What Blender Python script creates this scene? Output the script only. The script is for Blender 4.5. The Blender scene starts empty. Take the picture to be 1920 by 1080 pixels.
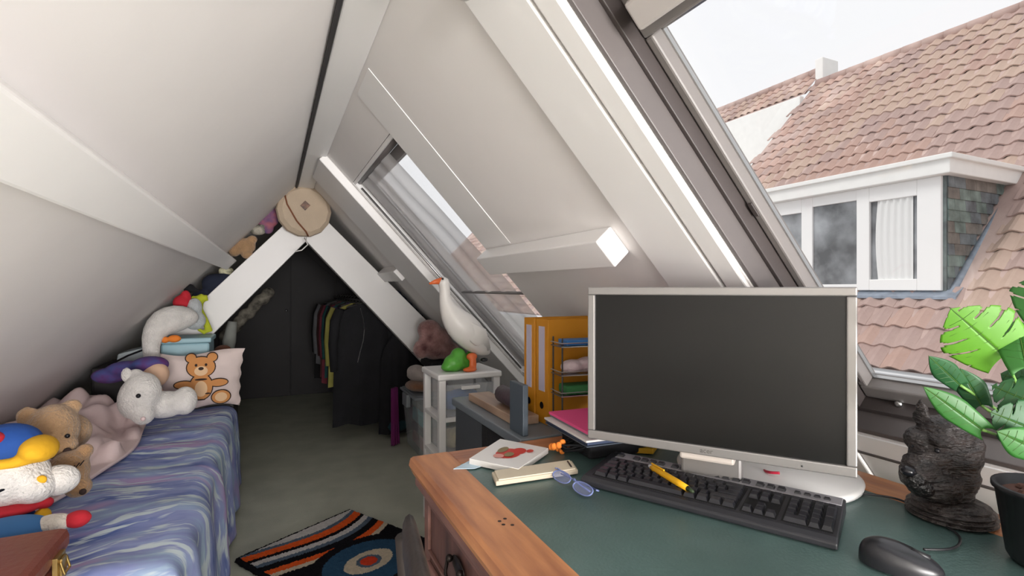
import bpy, bmesh, math, random
from mathutils import Vector, Matrix, noise, Euler
random.seed(7)
SC = bpy.context.scene
COL = SC.collection
R = math.radians
# ------------------------------------------------------------------ camera, sky, lights, exposure
TH = R(25.0); CS, SN = math.cos(TH), math.sin(TH); FPX = 960.0; CAMZ = 1.2
cam_data = bpy.data.cameras.new('camera'); cam = bpy.data.objects.new('camera', cam_data); COL.objects.link(cam)
cam_data.sensor_width = 36; cam_data.lens = FPX/1920*36; cam_data.clip_start = .02; cam_data.clip_end = 200
cam.location = (0, 0, CAMZ); cam.rotation_euler = (R(90), 0, -TH)
SC.camera = cam
world = bpy.data.worlds.new('overcast_sky'); SC.world = world; world.use_nodes = True
wn = world.node_tree.nodes; wn['Background'].inputs[0].default_value = (.975, .98, 1, 1); wn['Background'].inputs[1].default_value = 1.02
SC.view_settings.view_transform = 'Standard'; SC.view_settings.look = 'None'
SC.view_settings.exposure = 0.0; SC.view_settings.gamma = 1.0; SC.view_settings.use_curve_mapping = False
def area(name, loc, tgt, sx, sy, power, col):
    l = bpy.data.lights.new(name, 'AREA'); l.shape = 'RECTANGLE'; l.size = sx; l.size_y = sy; l.energy = power; l.color = col
    o = bpy.data.objects.new(name, l); COL.objects.link(o); o.location = loc
    o.rotation_euler = (Vector(tgt)-Vector(loc)).to_track_quat('-Z', 'Y').to_euler(); return o
area('soft_room_lamp', (.05, -3.1, 1.08), (.25, 3.0, .95), 1.4, .9, 150, (1, .972, .955))  # added soft fill behind the camera, not a lamp of the room
area('window_side_lamp', (.95, -1.9, .70), (-.85, 2.4, .55), .6, .7, 88, (1, .98, .965))  # added fill aimed at the bed and left slope, no real source
sunl = bpy.data.lights.new('hazy_sun', 'SUN'); sunl.energy = 1.3; sunl.angle = R(25); sunl.color = (1, .98, .95)
suno = bpy.data.objects.new('hazy_sun', sunl); COL.objects.link(suno); suno.rotation_euler = (R(38), 0, R(-115)); suno.location = (3, -3, 8)

# ------------------------------------------------------------------ helpers
def ray(px, py):
    r = (px-960)/FPX
    return Vector((r*CS+SN, CS-r*SN, (540-py)/FPX))
def at_z(px, py, z): v = ray(px, py); return Vector((0, 0, CAMZ))+v*((z-CAMZ)/v.z)
def at_y(px, py, y): v = ray(px, py); return Vector((0, 0, CAMZ))+v*(y/v.y)
def at_x(px, py, x): v = ray(px, py); return Vector((0, 0, CAMZ))+v*(x/v.x)
def at_d(px, py, d): return Vector((0, 0, CAMZ))+ray(px, py)*d
def hexc(h):
    h = h.lstrip('#'); c = [int(h[i:i+2], 16)/255 for i in (0, 2, 4)]
    return tuple(((x/12.92) if x <= .04045 else ((x+.055)/1.055)**2.4) for x in c)+(1,)
MATS = {}
def mat(name, col, rough=.6, metal=0, var=0.0, vscale=8, bump=0, bscale=60, coat=0, trans=0, alpha=1, emit=0, spec=.5, stretch=None, col2=None, sheen=0):
    if name in MATS: return MATS[name]
    m = bpy.data.materials.new(name); m.use_nodes = True; nt = m.node_tree; b = nt.nodes['Principled BSDF']
    c = hexc(col) if isinstance(col, str) else col
    b.inputs['Base Color'].default_value = c; b.inputs['Roughness'].default_value = rough; b.inputs['Metallic'].default_value = metal
    b.inputs['Specular IOR Level'].default_value = spec
    if coat: b.inputs['Coat Weight'].default_value = coat
    if trans: b.inputs['Transmission Weight'].default_value = trans
    if sheen: b.inputs['Sheen Weight'].default_value = sheen
    if alpha < 1: b.inputs['Alpha'].default_value = alpha
    if emit: b.inputs['Emission Color'].default_value = c; b.inputs['Emission Strength'].default_value = emit
    tc = nt.nodes.new('ShaderNodeTexCoord'); mp = nt.nodes.new('ShaderNodeMapping'); nt.links.new(tc.outputs['Object'], mp.inputs[0])
    if stretch: mp.inputs['Scale'].default_value = stretch
    if var or col2:
        n = nt.nodes.new('ShaderNodeTexNoise'); n.inputs['Scale'].default_value = vscale; n.inputs['Detail'].default_value = 5
        nt.links.new(mp.outputs[0], n.inputs['Vector'])
        cr = nt.nodes.new('ShaderNodeValToRGB'); cr.color_ramp.elements[0].position = .3; cr.color_ramp.elements[1].position = .7
        c2 = hexc(col2) if col2 else c
        cr.color_ramp.elements[0].color = tuple(x*(1-var) for x in c[:3])+(1,)
        cr.color_ramp.elements[1].color = tuple(min(1, x*(1+var)) for x in c2[:3])+(1,)
        nt.links.new(n.outputs['Fac'], cr.inputs[0]); nt.links.new(cr.outputs[0], b.inputs['Base Color'])
    if bump:
        n2 = nt.nodes.new('ShaderNodeTexNoise'); n2.inputs['Scale'].default_value = bscale; n2.inputs['Detail'].default_value = 4
        nt.links.new(mp.outputs[0], n2.inputs['Vector'])
        bp = nt.nodes.new('ShaderNodeBump'); bp.inputs['Strength'].default_value = bump; bp.inputs['Distance'].default_value = .01
        nt.links.new(n2.outputs['Fac'], bp.inputs['Height']); nt.links.new(bp.outputs[0], b.inputs['Normal'])
    MATS[name] = m; return m
def glass_mat(name, tint=(1, 1, 1, 1), refl=.12, rough=0.0, opacity=0.0, ocol=(1, 1, 1, 1)):
    if name in MATS: return MATS[name]
    m = bpy.data.materials.new(name); m.use_nodes = True; nt = m.node_tree
    for n in list(nt.nodes): nt.nodes.remove(n)
    o = nt.nodes.new('ShaderNodeOutputMaterial'); t = nt.nodes.new('ShaderNodeBsdfTransparent'); g = nt.nodes.new('ShaderNodeBsdfGlossy')
    t.inputs[0].default_value = tint; g.inputs['Roughness'].default_value = rough
    mx = nt.nodes.new('ShaderNodeMixShader'); lw = nt.nodes.new('ShaderNodeLayerWeight'); lw.inputs[0].default_value = .5; f = nt.nodes.new('ShaderNodeMath'); f.operation = 'POWER'; f.inputs[1].default_value = 4
    f2 = nt.nodes.new('ShaderNodeMath'); f2.operation = 'MULTIPLY_ADD'; f2.inputs[1].default_value = .45; f2.inputs[2].default_value = .03
    nt.links.new(lw.outputs['Facing'], f.inputs[0]); nt.links.new(f.outputs[0], f2.inputs[0]); nt.links.new(f2.outputs[0], mx.inputs[0]); nt.links.new(t.outputs[0], mx.inputs[1]); nt.links.new(g.outputs[0], mx.inputs[2])
    last = mx
    if opacity:
        d = nt.nodes.new('ShaderNodeBsdfPrincipled'); d.inputs['Base Color'].default_value = ocol; d.inputs['Roughness'].default_value = .5
        m2 = nt.nodes.new('ShaderNodeMixShader'); m2.inputs[0].default_value = opacity
        nt.links.new(mx.outputs[0], m2.inputs[1]); nt.links.new(d.outputs[0], m2.inputs[2]); last = m2
    nt.links.new(last.outputs[0], o.inputs[0]); MATS[name] = m; return m

class MB:
    def __init__(s): s.v = []; s.f = []; s.m = []
    def add(s, vs, fs, mi=0):
        b = len(s.v); s.v += [tuple(x) for x in vs]; s.f += [tuple(b+i for i in f) for f in fs]; s.m += [mi]*len(fs); return s
    def hexa(s, p, mi=0):   # p: 8 points, bottom 4 ccw then top 4
        return s.add(p, [(3, 2, 1, 0), (4, 5, 6, 7), (0, 1, 5, 4), (1, 2, 6, 5), (2, 3, 7, 6), (3, 0, 4, 7)], mi)
    def box(s, x0, x1, y0, y1, z0, z1, mi=0, M=None):
        p = [Vector(q) for q in ((x0,y0,z0),(x1,y0,z0),(x1,y1,z0),(x0,y1,z0),(x0,y0,z1),(x1,y0,z1),(x1,y1,z1),(x0,y1,z1))]
        if M: p = [M@q for q in p]
        return s.hexa(p, mi)
    def prism(s, poly, a, b, axis='y', mi=0, M=None):   # poly of 2d pts extruded a..b on axis
        def P(q, t):
            w = {'y': (q[0], t, q[1]), 'z': (q[0], q[1], t), 'x': (t, q[0], q[1])}[axis]; w = Vector(w); return M@w if M else w
        n = len(poly); vs = [P(q, a) for q in poly]+[P(q, b) for q in poly]
        fs = [tuple(range(n)), tuple(range(2*n-1, n-1, -1))]+[(i, n+i, n+(i+1) % n, (i+1) % n) for i in range(n)]
        return s.add(vs, fs, mi)
    def loft(s, pts, rad, n=12, mi=0, up=Vector((0, 0, 1)), cap=True, closed=False):
        pts = [Vector(p) for p in pts]; rings = []; prev = None
        for i, p in enumerate(pts):
            t = (pts[min(i+1, len(pts)-1)]-pts[max(i-1, 0)])
            if closed: t = pts[(i+1) % len(pts)]-pts[i-1]
            t = t.normalized() if t.length > 1e-9 else Vector((0, 0, 1))
            if prev is None:
                a = up if abs(up.dot(t)) < .95 else Vector((1, 0, 0)); side = t.cross(a).normalized()
            else:
                side = (prev-t*prev.dot(t)); side = side.normalized() if side.length > 1e-6 else t.orthogonal().normalized()
            prev = side; nrm = side.cross(t).normalized()
            r = rad[i] if isinstance(rad, (list, tuple)) else rad
            rx, ry = r if isinstance(r, (list, tuple)) else (r, r)
            rings.append([p+side*(rx*math.cos(2*math.pi*k/n))+nrm*(ry*math.sin(2*math.pi*k/n)) for k in range(n)])
        vs = [q for r_ in rings for q in r_]; fs = []
        m = len(rings)
        for i in range(m if closed else m-1):
            j = (i+1) % m
            for k in range(n): fs.append((i*n+k, i*n+(k+1) % n, j*n+(k+1) % n, j*n+k))
        if cap and not closed:
            fs.append(tuple(range(n-1, -1, -1))); fs.append(tuple((m-1)*n+k for k in range(n)))
        return s.add(vs, fs, mi)
    def lathe(s, prof, c=(0, 0, 0), n=24, mi=0, M=None):
        vs = []; c = Vector(c)
        for r, z in prof:
            for k in range(n):
                q = Vector((r*math.cos(2*math.pi*k/n), r*math.sin(2*math.pi*k/n), z)); vs.append(c+(M@q if M else q))
        fs = [(i*n+k, i*n+(k+1) % n, (i+1)*n+(k+1) % n, (i+1)*n+k) for i in range(len(prof)-1) for k in range(n)]
        fs.append(tuple(range(n-1, -1, -1))); fs.append(tuple((len(prof)-1)*n+k for k in range(n)))
        return s.add(vs, fs, mi)
    def ball(s, c, r, n=16, m=10, mi=0, rot=None):
        c = Vector(c); r = Vector(r) if not isinstance(r, (int, float)) else Vector((r, r, r)); M = Euler(rot).to_matrix() if rot else None
        vs = []
        for i in range(1, m):
            a = math.pi*i/m
            for k in range(n):
                b = 2*math.pi*k/n; q = Vector((r.x*math.sin(a)*math.cos(b), r.y*math.sin(a)*math.sin(b), r.z*math.cos(a))); vs.append(c+(M@q if M else q))
        q = Vector((0, 0, r.z)); q = M@q if M else q
        vs += [c+q, c-q]; T = len(vs)-2; B = T+1
        fs = [(i*n+k, (i+1)*n+k, (i+1)*n+(k+1) % n, i*n+(k+1) % n) for i in range(m-2) for k in range(n)]
        fs += [(T, k, (k+1) % n) for k in range(n)]+[(B, (m-2)*n+(k+1) % n, (m-2)*n+k) for k in range(n)]
        return s.add(vs, fs, mi)
    def grid(s, fn, nu, nv, mi=0, cm=None):
        vs = [fn(i/nu, j/nv) for j in range(nv+1) for i in range(nu+1)]
        b = len(s.v); s.v += [tuple(x) for x in vs]
        for j in range(nv):
            for i in range(nu):
                a = b+j*(nu+1)+i; s.f.append((a, a+1, a+nu+2, a+nu+1)); s.m.append(cm((i+.5)/nu, (j+.5)/nv) if cm else mi)
        return s
    def mesh(s, name):
        me = bpy.data.meshes.new(name); me.from_pydata(s.v, [], s.f); me.polygons.foreach_set('material_index', s.m); me.update(); return me
    def build(s, name, mats, parent=None, smooth=False, bevel=0, world=True, solid=0, remesh=0, sub=0, fix=True):
        me = s.mesh(name)
        if fix:
            bm = bmesh.new(); bm.from_mesh(me); bmesh.ops.recalc_face_normals(bm, faces=bm.faces); bm.to_mesh(me); bm.free()
        for m in (mats if isinstance(mats, (list, tuple)) else [mats]): me.materials.append(m)
        if smooth: me.polygons.foreach_set('use_smooth', [True]*len(me.polygons))
        o = bpy.data.objects.new(name, me); COL.objects.link(o)
        if parent:
            o.parent = parent
            if parent.type == 'EMPTY' and parent.get('W'): o.matrix_parent_inverse = parent.matrix_basis.inverted()
        if solid: q = o.modifiers.new('solid', 'SOLIDIFY'); q.thickness = solid; q.offset = 0
        if remesh:
            q = o.modifiers.new('remesh', 'REMESH'); q.mode = 'VOXEL'; q.voxel_size = remesh; q.use_smooth_shade = True
            q = o.modifiers.new('smooth', 'SMOOTH'); q.factor = .6; q.iterations = 4
        if sub: q = o.modifiers.new('sub', 'SUBSURF'); q.levels = sub; q.render_levels = sub
        if bevel: q = o.modifiers.new('bevel', 'BEVEL'); q.width = bevel; q.segments = 2; q.limit_method = 'ANGLE'; q.angle_limit = R(40)
        return o
def tag(o, label=None, cat=None, group=None, kind=None):
    if label: o['label'] = label
    if cat: o['category'] = cat
    if group: o['group'] = group
    if kind: o['kind'] = kind
    return o
def thing(name, label, cat, loc=(0, 0, 0), rz=0, group=None, W=True, kind=None):
    o = bpy.data.objects.new(name, None); COL.objects.link(o); o.location = loc; o.rotation_euler = (0, 0, rz); o.empty_display_size = .05
    if W: o['W'] = 1
    return tag(o, label, cat, group, kind)
def copy_tree(o, parent=None):
    c = o.copy(); COL.objects.link(c); c.parent = parent
    for ch in list(o.children): copy_tree(ch, c)
    return c

# roof surfaces:  right slope  z = k - 1.08 x  (k = 2.18 inside face),  left slope z = 1.748 + 1.08 x
SL = 1.472
def SR(x, y, p=0, k=2.18): return Vector((x+p*1.08/SL, y, k-1.08*x+p/SL))       # p > 0 outwards
def SLf(x, y, p=0): return Vector((x-p*1.08/SL, y, 1.748+1.08*x+p/SL))
def rbox(mb, x0, x1, y0, y1, p0, p1, f=SR, mi=0):
    return mb.hexa([f(x0,y0,p0), f(x1,y0,p0), f(x1,y1,p0), f(x0,y1,p0), f(x0,y0,p1), f(x1,y0,p1), f(x1,y1,p1), f(x0,y1,p1)], mi)

# ------------------------------------------------------------------ materials
M_wall = mat('white_painted_board', '#ebe7e5', .55, var=.025, vscale=2.5, bump=.05, bscale=25)
M_beam = mat('white_gloss_beam', '#f0eeed', .42, var=.02, vscale=3, bump=.06, bscale=18)
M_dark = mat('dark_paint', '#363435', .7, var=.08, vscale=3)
M_carpet = mat('green_grey_carpet', '#b6b8a9', .95, var=.10, vscale=5, bump=.5, bscale=260, spec=.1)
M_taupe = mat('taupe_lacquer', '#5f5958', .45, var=.04, vscale=6)
M_taupe_d = mat('dark_taupe_lacquer', '#433c3b', .5)
M_sash = mat('grey_sash_paint', '#777270', .4, var=.02)
M_steel = mat('brushed_metal', '#b8b8b8', .3, 1)
M_glass = glass_mat('window_glass')
M_black = mat('black_plastic', '#1c1c1f', .4)
M_whitep = mat('white_plastic', '#eceae8', .35)
# ------------------------------------------------------------------ the shell
Y0, Y1 = -3.8, 6.25
m = MB().box(-1.75, 2.15, Y0, Y1, -.08, 0); tag(m.build('floor', M_carpet), 'grey-green carpeted attic floor', kind='structure')
m = MB(); rbox(m, -1.75, .2, Y0, Y1, 0, .2, SLf)
tag(m.build('wall_left', M_wall), 'left sloping attic ceiling of smooth white board above the bed', kind='structure')
m = MB()
X2 = 2.12
ya, yb, yc, yd = -.62, .755, 1.88, 2.85
for (x0, x1, y0, y1) in ((.2, X2, Y0, ya), (.2, .36, ya, yb), (1.215, X2, ya, yb), (.2, X2, yb, yc), (.2, .385, yc, yd), (1.40, X2, yc, yd), (.2, X2, yd, Y1)):
    rbox(m, x0, x1, y0, y1, 0, .15)
tag(m.build('wall_right', M_wall), 'right sloping attic ceiling of white board with two roof window openings', kind='structure')
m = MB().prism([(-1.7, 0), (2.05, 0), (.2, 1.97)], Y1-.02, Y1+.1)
tag(m.build('wall_back', M_dark), 'dark far gable wall beyond the A frame', kind='structure')  # dark tone puts part of the unlit closet's shade into the colour
m = MB().prism([(-1.75, -.05), (2.15, -.05), (.2, 2.1)], Y0-.1, Y0)
tag(m.build('wall_front', M_wall), 'white gable wall behind the photographer', kind='structure')
# closet doors on far wall
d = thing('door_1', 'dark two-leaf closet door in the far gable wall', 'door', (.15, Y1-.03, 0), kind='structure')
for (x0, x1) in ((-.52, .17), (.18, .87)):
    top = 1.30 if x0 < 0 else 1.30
    MB().prism([(x0, .01), (x1, .01), (x1, min(1.72, 1.6+1.08*(x1) if x1 < .2 else 2.05-1.08*x1)), (x0 if x0 > 0 else .17, 1.72), (x0, min(1.72, 1.6+1.08*x0) if x0 < 0 else 1.72)], Y1-.055, Y1-.02).build('door_leaf', M_dark, d, bevel=.004)  # door leaves share the wall colour that carries the closet's shade
MB().ball((.13, Y1-.07, .95), .014).build('knob', M_steel, d, True)
# ridge beam
m = MB().box(.153, .257, Y0, 3.94, 1.893, 1.99)
tag(m.build('trim_1', M_beam, bevel=.005), 'white ridge beam running along the peak of the ceiling', kind='structure')
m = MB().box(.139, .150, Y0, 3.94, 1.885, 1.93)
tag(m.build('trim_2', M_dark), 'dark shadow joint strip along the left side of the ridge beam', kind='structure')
# purlins
m = MB(); rbox(m, -.345, -.284, Y0, 3.96, .0, -.082, SLf)
tag(m.build('trim_3', M_beam, bevel=.006), 'white purlin beam along the left slope', kind='structure')
m = MB(); rbox(m, .764, .822, 1.054, yc-.003, 0, -.06)
tag(m.build('trim_4', M_beam, bevel=.004), 'short white purlin on the right slope with a cut end', kind='structure')
m = MB(); rbox(m, .764, .822, 3.37, 3.96, 0, -.07)
tag(m.build('trim_5', M_beam, bevel=.004), 'white purlin stub between the far rafter and the A frame', kind='structure')
# rafters
t = thing('trim_6', 'wide white boarded rafter beside the large roof window', None, SR(.8, .86), kind='structure')
m = MB(); rbox(m, .27, 1.9, .822, .99, 0, -.010); m.build('board', M_beam, t, bevel=.004)
m = MB(); rbox(m, .27, 1.9, .758, .813, 0, -.010); m.build('board', M_beam, t, bevel=.004)
m = MB(); rbox(m, .27, .76, 1.64, yc-.002, 0, -.0025); tag(m.build('trim_7', M_beam, bevel=.008), 'shallow white rafter above the far roof window', kind='structure')
m = MB(); rbox(m, .25, 2.0, yd+.02, 3.36, 0, -.045); tag(m.build('trim_8', M_beam, bevel=.006), 'white rafter board on the far side of the small roof window', kind='structure')
# A-frame
Za = lambda x, off: min(2.18-1.08*x, 1.748+1.08*x)-off
def beam(x0, x1, f, o1, o2):
    z = lambda x: (2.18-1.08*x) if f > 0 else (1.748+1.08*x)
    return [(x0, z(x0)-o1), (x0, z(x0)-o2), (x1, z(x1)-o2), (x1, z(x1)-o1)]
t = thing('trim_9', 'white A frame of two crossing beams in front of the dark closet space', None, (.2, 4, 1.5), kind='structure')
MB().prism([(.215, 1.83), (.215, 1.535), (1.55, 2.18-1.08*1.55-.42), (1.62, .42)], 3.95, 4.05).build('beam', M_beam, t, bevel=.004)
MB().prism([(.213, 1.80), (.213, 1.535), (-1.12, 1.748-1.08*1.12-.49), (-1.30, 1.748-1.08*1.3-.18+.02)], 3.94, 4.04).build('beam', M_beam, t, bevel=.004)
# ------------------------------------------------------------------ roof windows
def roof_window(n, label, x0, x1, y0, y1, gx0, gx1, gy0, gy1, pg, bar):
    w = thing('window_%d' % n, label, None, SR((x0+x1)/2, (y0+y1)/2), kind='structure')
    m = MB(); c = .012; P = pg+.02
    rbox(m, x0+.001, x0+c, y0+.001, y1-.001, .002, P); rbox(m, x1-c, x1-.001, y0+.001, y1-.001, .002, P)
    rbox(m, x0+c, x1-c, y0+.001, y0+c, .002, P); rbox(m, x0+c, x1-c, y1-c, y1-.001, .002, P)
    m.build('frame', bar[0], w, bevel=.002)
    m = MB(); q = .010       # inner rebate frame
    rbox(m, x0+c, x0+c+q, y0+c, y1-c, pg*.45, pg*.98); rbox(m, x1-c-q, x1-c, y0+c, y1-c, pg*.45, pg*.98)
    rbox(m, x0+c+q, x1-c-q, y0+c, y0+c+q, pg*.45, pg*.98); rbox(m, x0+c+q, x1-c-q, y1-c-q, y1-c, pg*.45, pg*.98)
    m.build('rebate', bar[1], w, bevel=.002)
    m = MB(); a, b = pg*.72, pg+.014
    A0, A1, B0, B1 = x0+c+q+.002, x1-c-q-.002, y0+c+q+.002, y1-c-q-.002
    rbox(m, A0, gx0, B0, B1, a, b); rbox(m, gx1, A1, B0, B1, a, b); rbox(m, gx0, gx1, B0, gy0, a, b); rbox(m, gx0, gx1, gy1, B1, a, b)
    s = m.build('sash', bar[2], w, bevel=.004)
    m = MB(); e = .004
    rbox(m, gx0, gx0+e, gy0, gy1, pg-.004, pg+.004); rbox(m, gx1-e, gx1, gy0, gy1, pg-.004, pg+.004)
    rbox(m, gx0, gx1, gy0, gy0+e, pg-.004, pg+.004); rbox(m, gx0, gx1, gy1-e, gy1, pg-.004, pg+.004)
    m.build('glazing_bead', M_steel, s)
    m = MB(); rbox(m, gx0, gx1, gy0, gy1, pg+.004, pg+.008); m.build('pane', M_glass, w)
    return w
w1 = roof_window(1, 'large roof window with taupe frame above the desk', .36, 1.215, ya, yb, .545, 1.165, -.56, .712, .109, (M_taupe, M_taupe_d, M_sash))
m = MB(); rbox(m, .497, .532, -.5, .69, .035, .075); m.build('grip_bar', mat('pale_grey_lacquer', '#bab4b1', .4), w1, bevel=.006)
for x in (.80, 1.13):
    m = MB(); rbox(m, x, x+.022, .716, .726, .074, .078); m.build('catch', M_taupe_d, w1, bevel=.001)
m = MB(); m.ball(SR(1.19, .66, .075), .008); m.build('latch_bolt', M_steel, w1, True)
w2 = roof_window(2, 'small roof window with white frame beyond the white goose', .385, 1.40, yc, yd, .44, 1.345, 1.93, 2.80, .08, (M_beam, M_sash, M_sash))
# mesh blind in window 2
M_sheer = glass_mat('sheer_fabric', opacity=.62, ocol=(.72, .71, .72, 1))
t = thing('mesh_blind', 'sheer grey roller blind drawn across the small roof window', 'blind', SR(.5, 2.4, .0))
def sh(u, v):
    y = 2.12+u*.70-.12*v*u*0; x = .41+v*.955
    return SR(x, y-.14*v*(1-u), .028+.008*math.sin(u*26+v*3)+.012*noise.noise(Vector((u*5, v*5, 1))))
MB().grid(sh, 60, 30).build('fabric', M_sheer, t, True)
m = MB(); m.loft([SR(.40, 1.90, .03), SR(.40, 2.83, .03)], .014, 12); m.build('roller', M_taupe, t, True)
m = MB(); m.loft([SR(.94, 1.91, .02), SR(.94, 2.70, .02)], .007, 8); m.build('rod', M_sash, t, True)
m = MB(); m.loft([SR(.42, 2.825, .012), SR(1.37, 2.825, .012)], .006, 8); m.build('side_rail', M_steel, t, True)
# lamp on the rafter
t = thing('wall_spotlight', 'small white lamp on the boarded rafter near the top edge', 'lamp', SR(.36, .88, -.03))
c = SR(.355, .875, -.055)
mm = Matrix.Rotation(R(20), 3, 'Y')
MB().lathe([(.012, -.03), (.022, -.028), (.03, -.01), (.032, .03), (.026, .035)], c, 20, M=mm).build('shade', M_whitep, t, True)
MB().lathe([(.02, 0), (.02, .03)], c+Vector((.01, 0, .02)), 14).build('mount', M_whitep, t, True)
# added board behind the desk, extra white to make up for missing light
m = MB(); rbox(m, 1.218, 1.34, -.8, .754, .0, -.003); tag(m.build('trim_11', mat('bright_white_lining', '#f8f8f8', .5)), 'bright white lining board under the large window behind the desk', kind='structure')
m = MB(); rbox(m, 1.262, 1.268, -.6, .95, -.003, -.005); tag(m.build('trim_10', M_taupe), 'thin grey strip along the white lining below the large window', kind='structure')

# ------------------------------------------------------------------ neighbouring houses
tile_m = mat('terracotta_tile', '#b39488', .85, var=.14, vscale=1.3, bump=.3, bscale=40, col2='#c4a79b')
tile_b = mat('weathered_tile', '#ad918a', .85, var=.2, vscale=1.1, bump=.3, bscale=40, col2='#bfa9a0')
tile_c = mat('sandy_tile', '#bfa392', .85, var=.2, vscale=1.1, bump=.3, bscale=40, col2='#c9b3a6')
M_render = mat('white_render', '#efeeea', .8, var=.03)
M_lead = mat('lead_flashing', '#8d97a4', .5, .3, var=.2, vscale=12)
def tile_mesh(k):
    m = MB(); W, L = .215, .345; n = 6
    prof = [(W*1.06*i/n, .024*math.sin(2*math.pi*(i/n)-.9)) for i in range(n+1)]
    lift = .030
    for i in range(n):
        (a, za), (b, zb) = prof[i], prof[i+1]
        m.add([(0, a, za+lift), (0, b, zb+lift), (L, b, zb), (L, a, za)], [(0, 1, 2, 3)])
        m.add([(0, a, za+lift-.022), (0, b, zb+lift-.022), (0, b, zb+lift), (0, a, za+lift)], [(0, 1, 2, 3)])
    a, za = prof[0]; b, zb = prof[-1]
    m.add([(0, a, za+lift-.022), (0, a, za+lift), (L, a, za)], [(0, 1, 2)]); m.add([(0, b, zb+lift-.022), (L, b, zb), (0, b, zb+lift)], [(0, 1, 2)])
    return m
TL = tile_mesh(0)
tmeshes = []
for mm_ in (tile_m, tile_b, tile_c):
    me = TL.mesh('roof_tile'); me.materials.append(mm_); me.polygons.foreach_set('use_smooth', [False]*len(me.polygons)); tmeshes.append(me)
def roof_pt(s, y, x0=6.2, z0=.3): q = s/math.sqrt(2); return Vector((x0+q, y, z0+q))
H = thing('neighbour_house', 'house across the street with a red tiled roof and a white dormer', 'house', (6.3, 4, -3))
rot = Euler((0, -R(45), 0)); cands = []; rest = []
for r_ in range(27):
    for c_ in range(48):
        y = -.6+c_*.215-((r_*7) % 3)*.01; s = r_*.31; p = roof_pt(s, y)
        if y > 8.2: continue
        if 3.02 < y < 6.3 and 7.0 < p.x < 8.6 and p.z < 2.65: continue
        q = p-Vector((0, 0, CAMZ)); dd = q.x*SN+q.y*CS; px = 960+FPX*(q.x*CS-q.y*SN)/dd; py = 540-FPX*q.z/dd
        vis = 1560 < px < 1960 and py > -30 or (1250 < px <= 1560 and py > -30 and (px-1250)*1.65 > py-60)
        (cands if vis else rest).append((dd, p))
cands.sort(key=lambda t_: t_[0])
for i, (dd, p) in enumerate(cands[:300]):
    o = bpy.data.objects.new('roof_tile', tmeshes[int((noise.noise(p*.5)+.5)*2.9+random.random()) % 3]); COL.objects.link(o); o.location = p; o.parent = H
    o.rotation_euler = (random.uniform(-.015, .015), -R(45)+random.uniform(-.02, .02), random.uniform(-.02, .02)); o.matrix_parent_inverse = H.matrix_basis.inverted()
m = MB(); Mr = Matrix.Rotation(-R(45), 4, 'Y')
for dd, p in cands[300:]+rest:
    T = Matrix.Translation(p)@Matrix.Rotation(-R(45)+random.uniform(-.02, .02), 4, 'Y')
    m.add([T@Vector(v) for v in TL.v], TL.f, random.choice((0, 0, 1, 1, 2)))
o = m.build('roof_tiles', [tile_m, tile_b, tile_c], H, fix=False); tag(o, kind='stuff')
a, b = roof_pt(0, 0), roof_pt(8.4, 0)
m = MB(); m.hexa([(a.x, -1, a.z-.02), (b.x, -1, b.z-.02), (b.x, 8.3, b.z-.02), (a.x, 8.3, a.z-.02), (a.x, -1, a.z-.01), (b.x, -1, b.z-.01), (b.x, 8.3, b.z-.01), (a.x, 8.3, a.z-.01)])
m.build('roof_deck', tile_b, H)
for i in range(24): MB().loft([(b.x, -.9+i*.38, b.z-.02), (b.x, -.9+i*.38+.40, b.z-.03)], [.10, .115], 10).build('ridge_tile', tile_b, H, True)
MB().box(6.05, 6.3, -3, 12, -6, .24).build('wall', M_render, H)
m = MB(); m.loft([(6.1, -3, .24), (6.1, 12, .24)], .07, 12); m.build('gutter', mat('zinc', '#9d9ea0', .4, .4), H, True)
MB().box(5.75, 6.08, -3, 12, .02, .12).build('eaves_board', M_render, H, bevel=.01)
# dormer
D = MB().prism([(7.05, 1.17), (7.05, 2.50), (8.55, 2.55), (8.55, 2.6), (7.12, 1.2)], 3.3, 6.2).build('dormer', M_render, H)
MB().prism([(7.03, 1.14), (7.03, 2.52), (8.5, 2.6)], 3.235, 3.30).build('slate_cheek', mat('slate_cladding', '#5d6266', .6, var=.3, vscale=5, bump=.6, bscale=14, col2='#75827e'), D)
SLM = [mat('slate_%s' % n_, h_, .55, var=.25, vscale=6, bump=.5, bscale=30, col2=g_) for n_, h_, g_ in (('grey', '#5d6266', '#70797c'), ('green', '#5f6e69', '#7a8a84'), ('brown', '#6a6560', '#7b766f'))]
for k in range(10):
    z0 = 1.19+k*.131; z1 = z0+.138; xm = 7.06+(z0-1.12)+.02; x = 7.055-(k % 2)*.0
    w0 = .13 if k % 2 else .24
    while x < xm-.02:
        xe = min(x+w0, xm); MB().hexa([(x, 3.215, z0), (xe-.004, 3.215, z0), (xe-.004, 3.232, z0), (x, 3.232, z0), (x, 3.225, z1), (xe-.004, 3.225, z1), (xe-.004, 3.234, z1), (x, 3.234, z1)]).build('slate', random.choice(SLM), D); x = xe; w0 = .24
m = MB().box(6.88, 8.62, 3.13, 6.3, 2.50, 2.68); m.box(6.84, 8.66, 3.09, 6.34, 2.66, 2.72); m.build('roof_slab', M_render, D, bevel=.01)
M_wframe = mat('white_window_frame', '#f1f0ee', .5)
m = MB()
for (y0, y1, z0, z1) in ((3.265, 3.51, 1.17, 2.5), (3.51, 4.05, 1.17, 1.31), (3.51, 4.05, 2.31, 2.5), (4.05, 4.21, 1.17, 2.5)): m.box(6.985, 7.05, y0, y1, z0, z1)
m.build('window_frame', M_wframe, D, bevel=.008)
m = MB()
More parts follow.
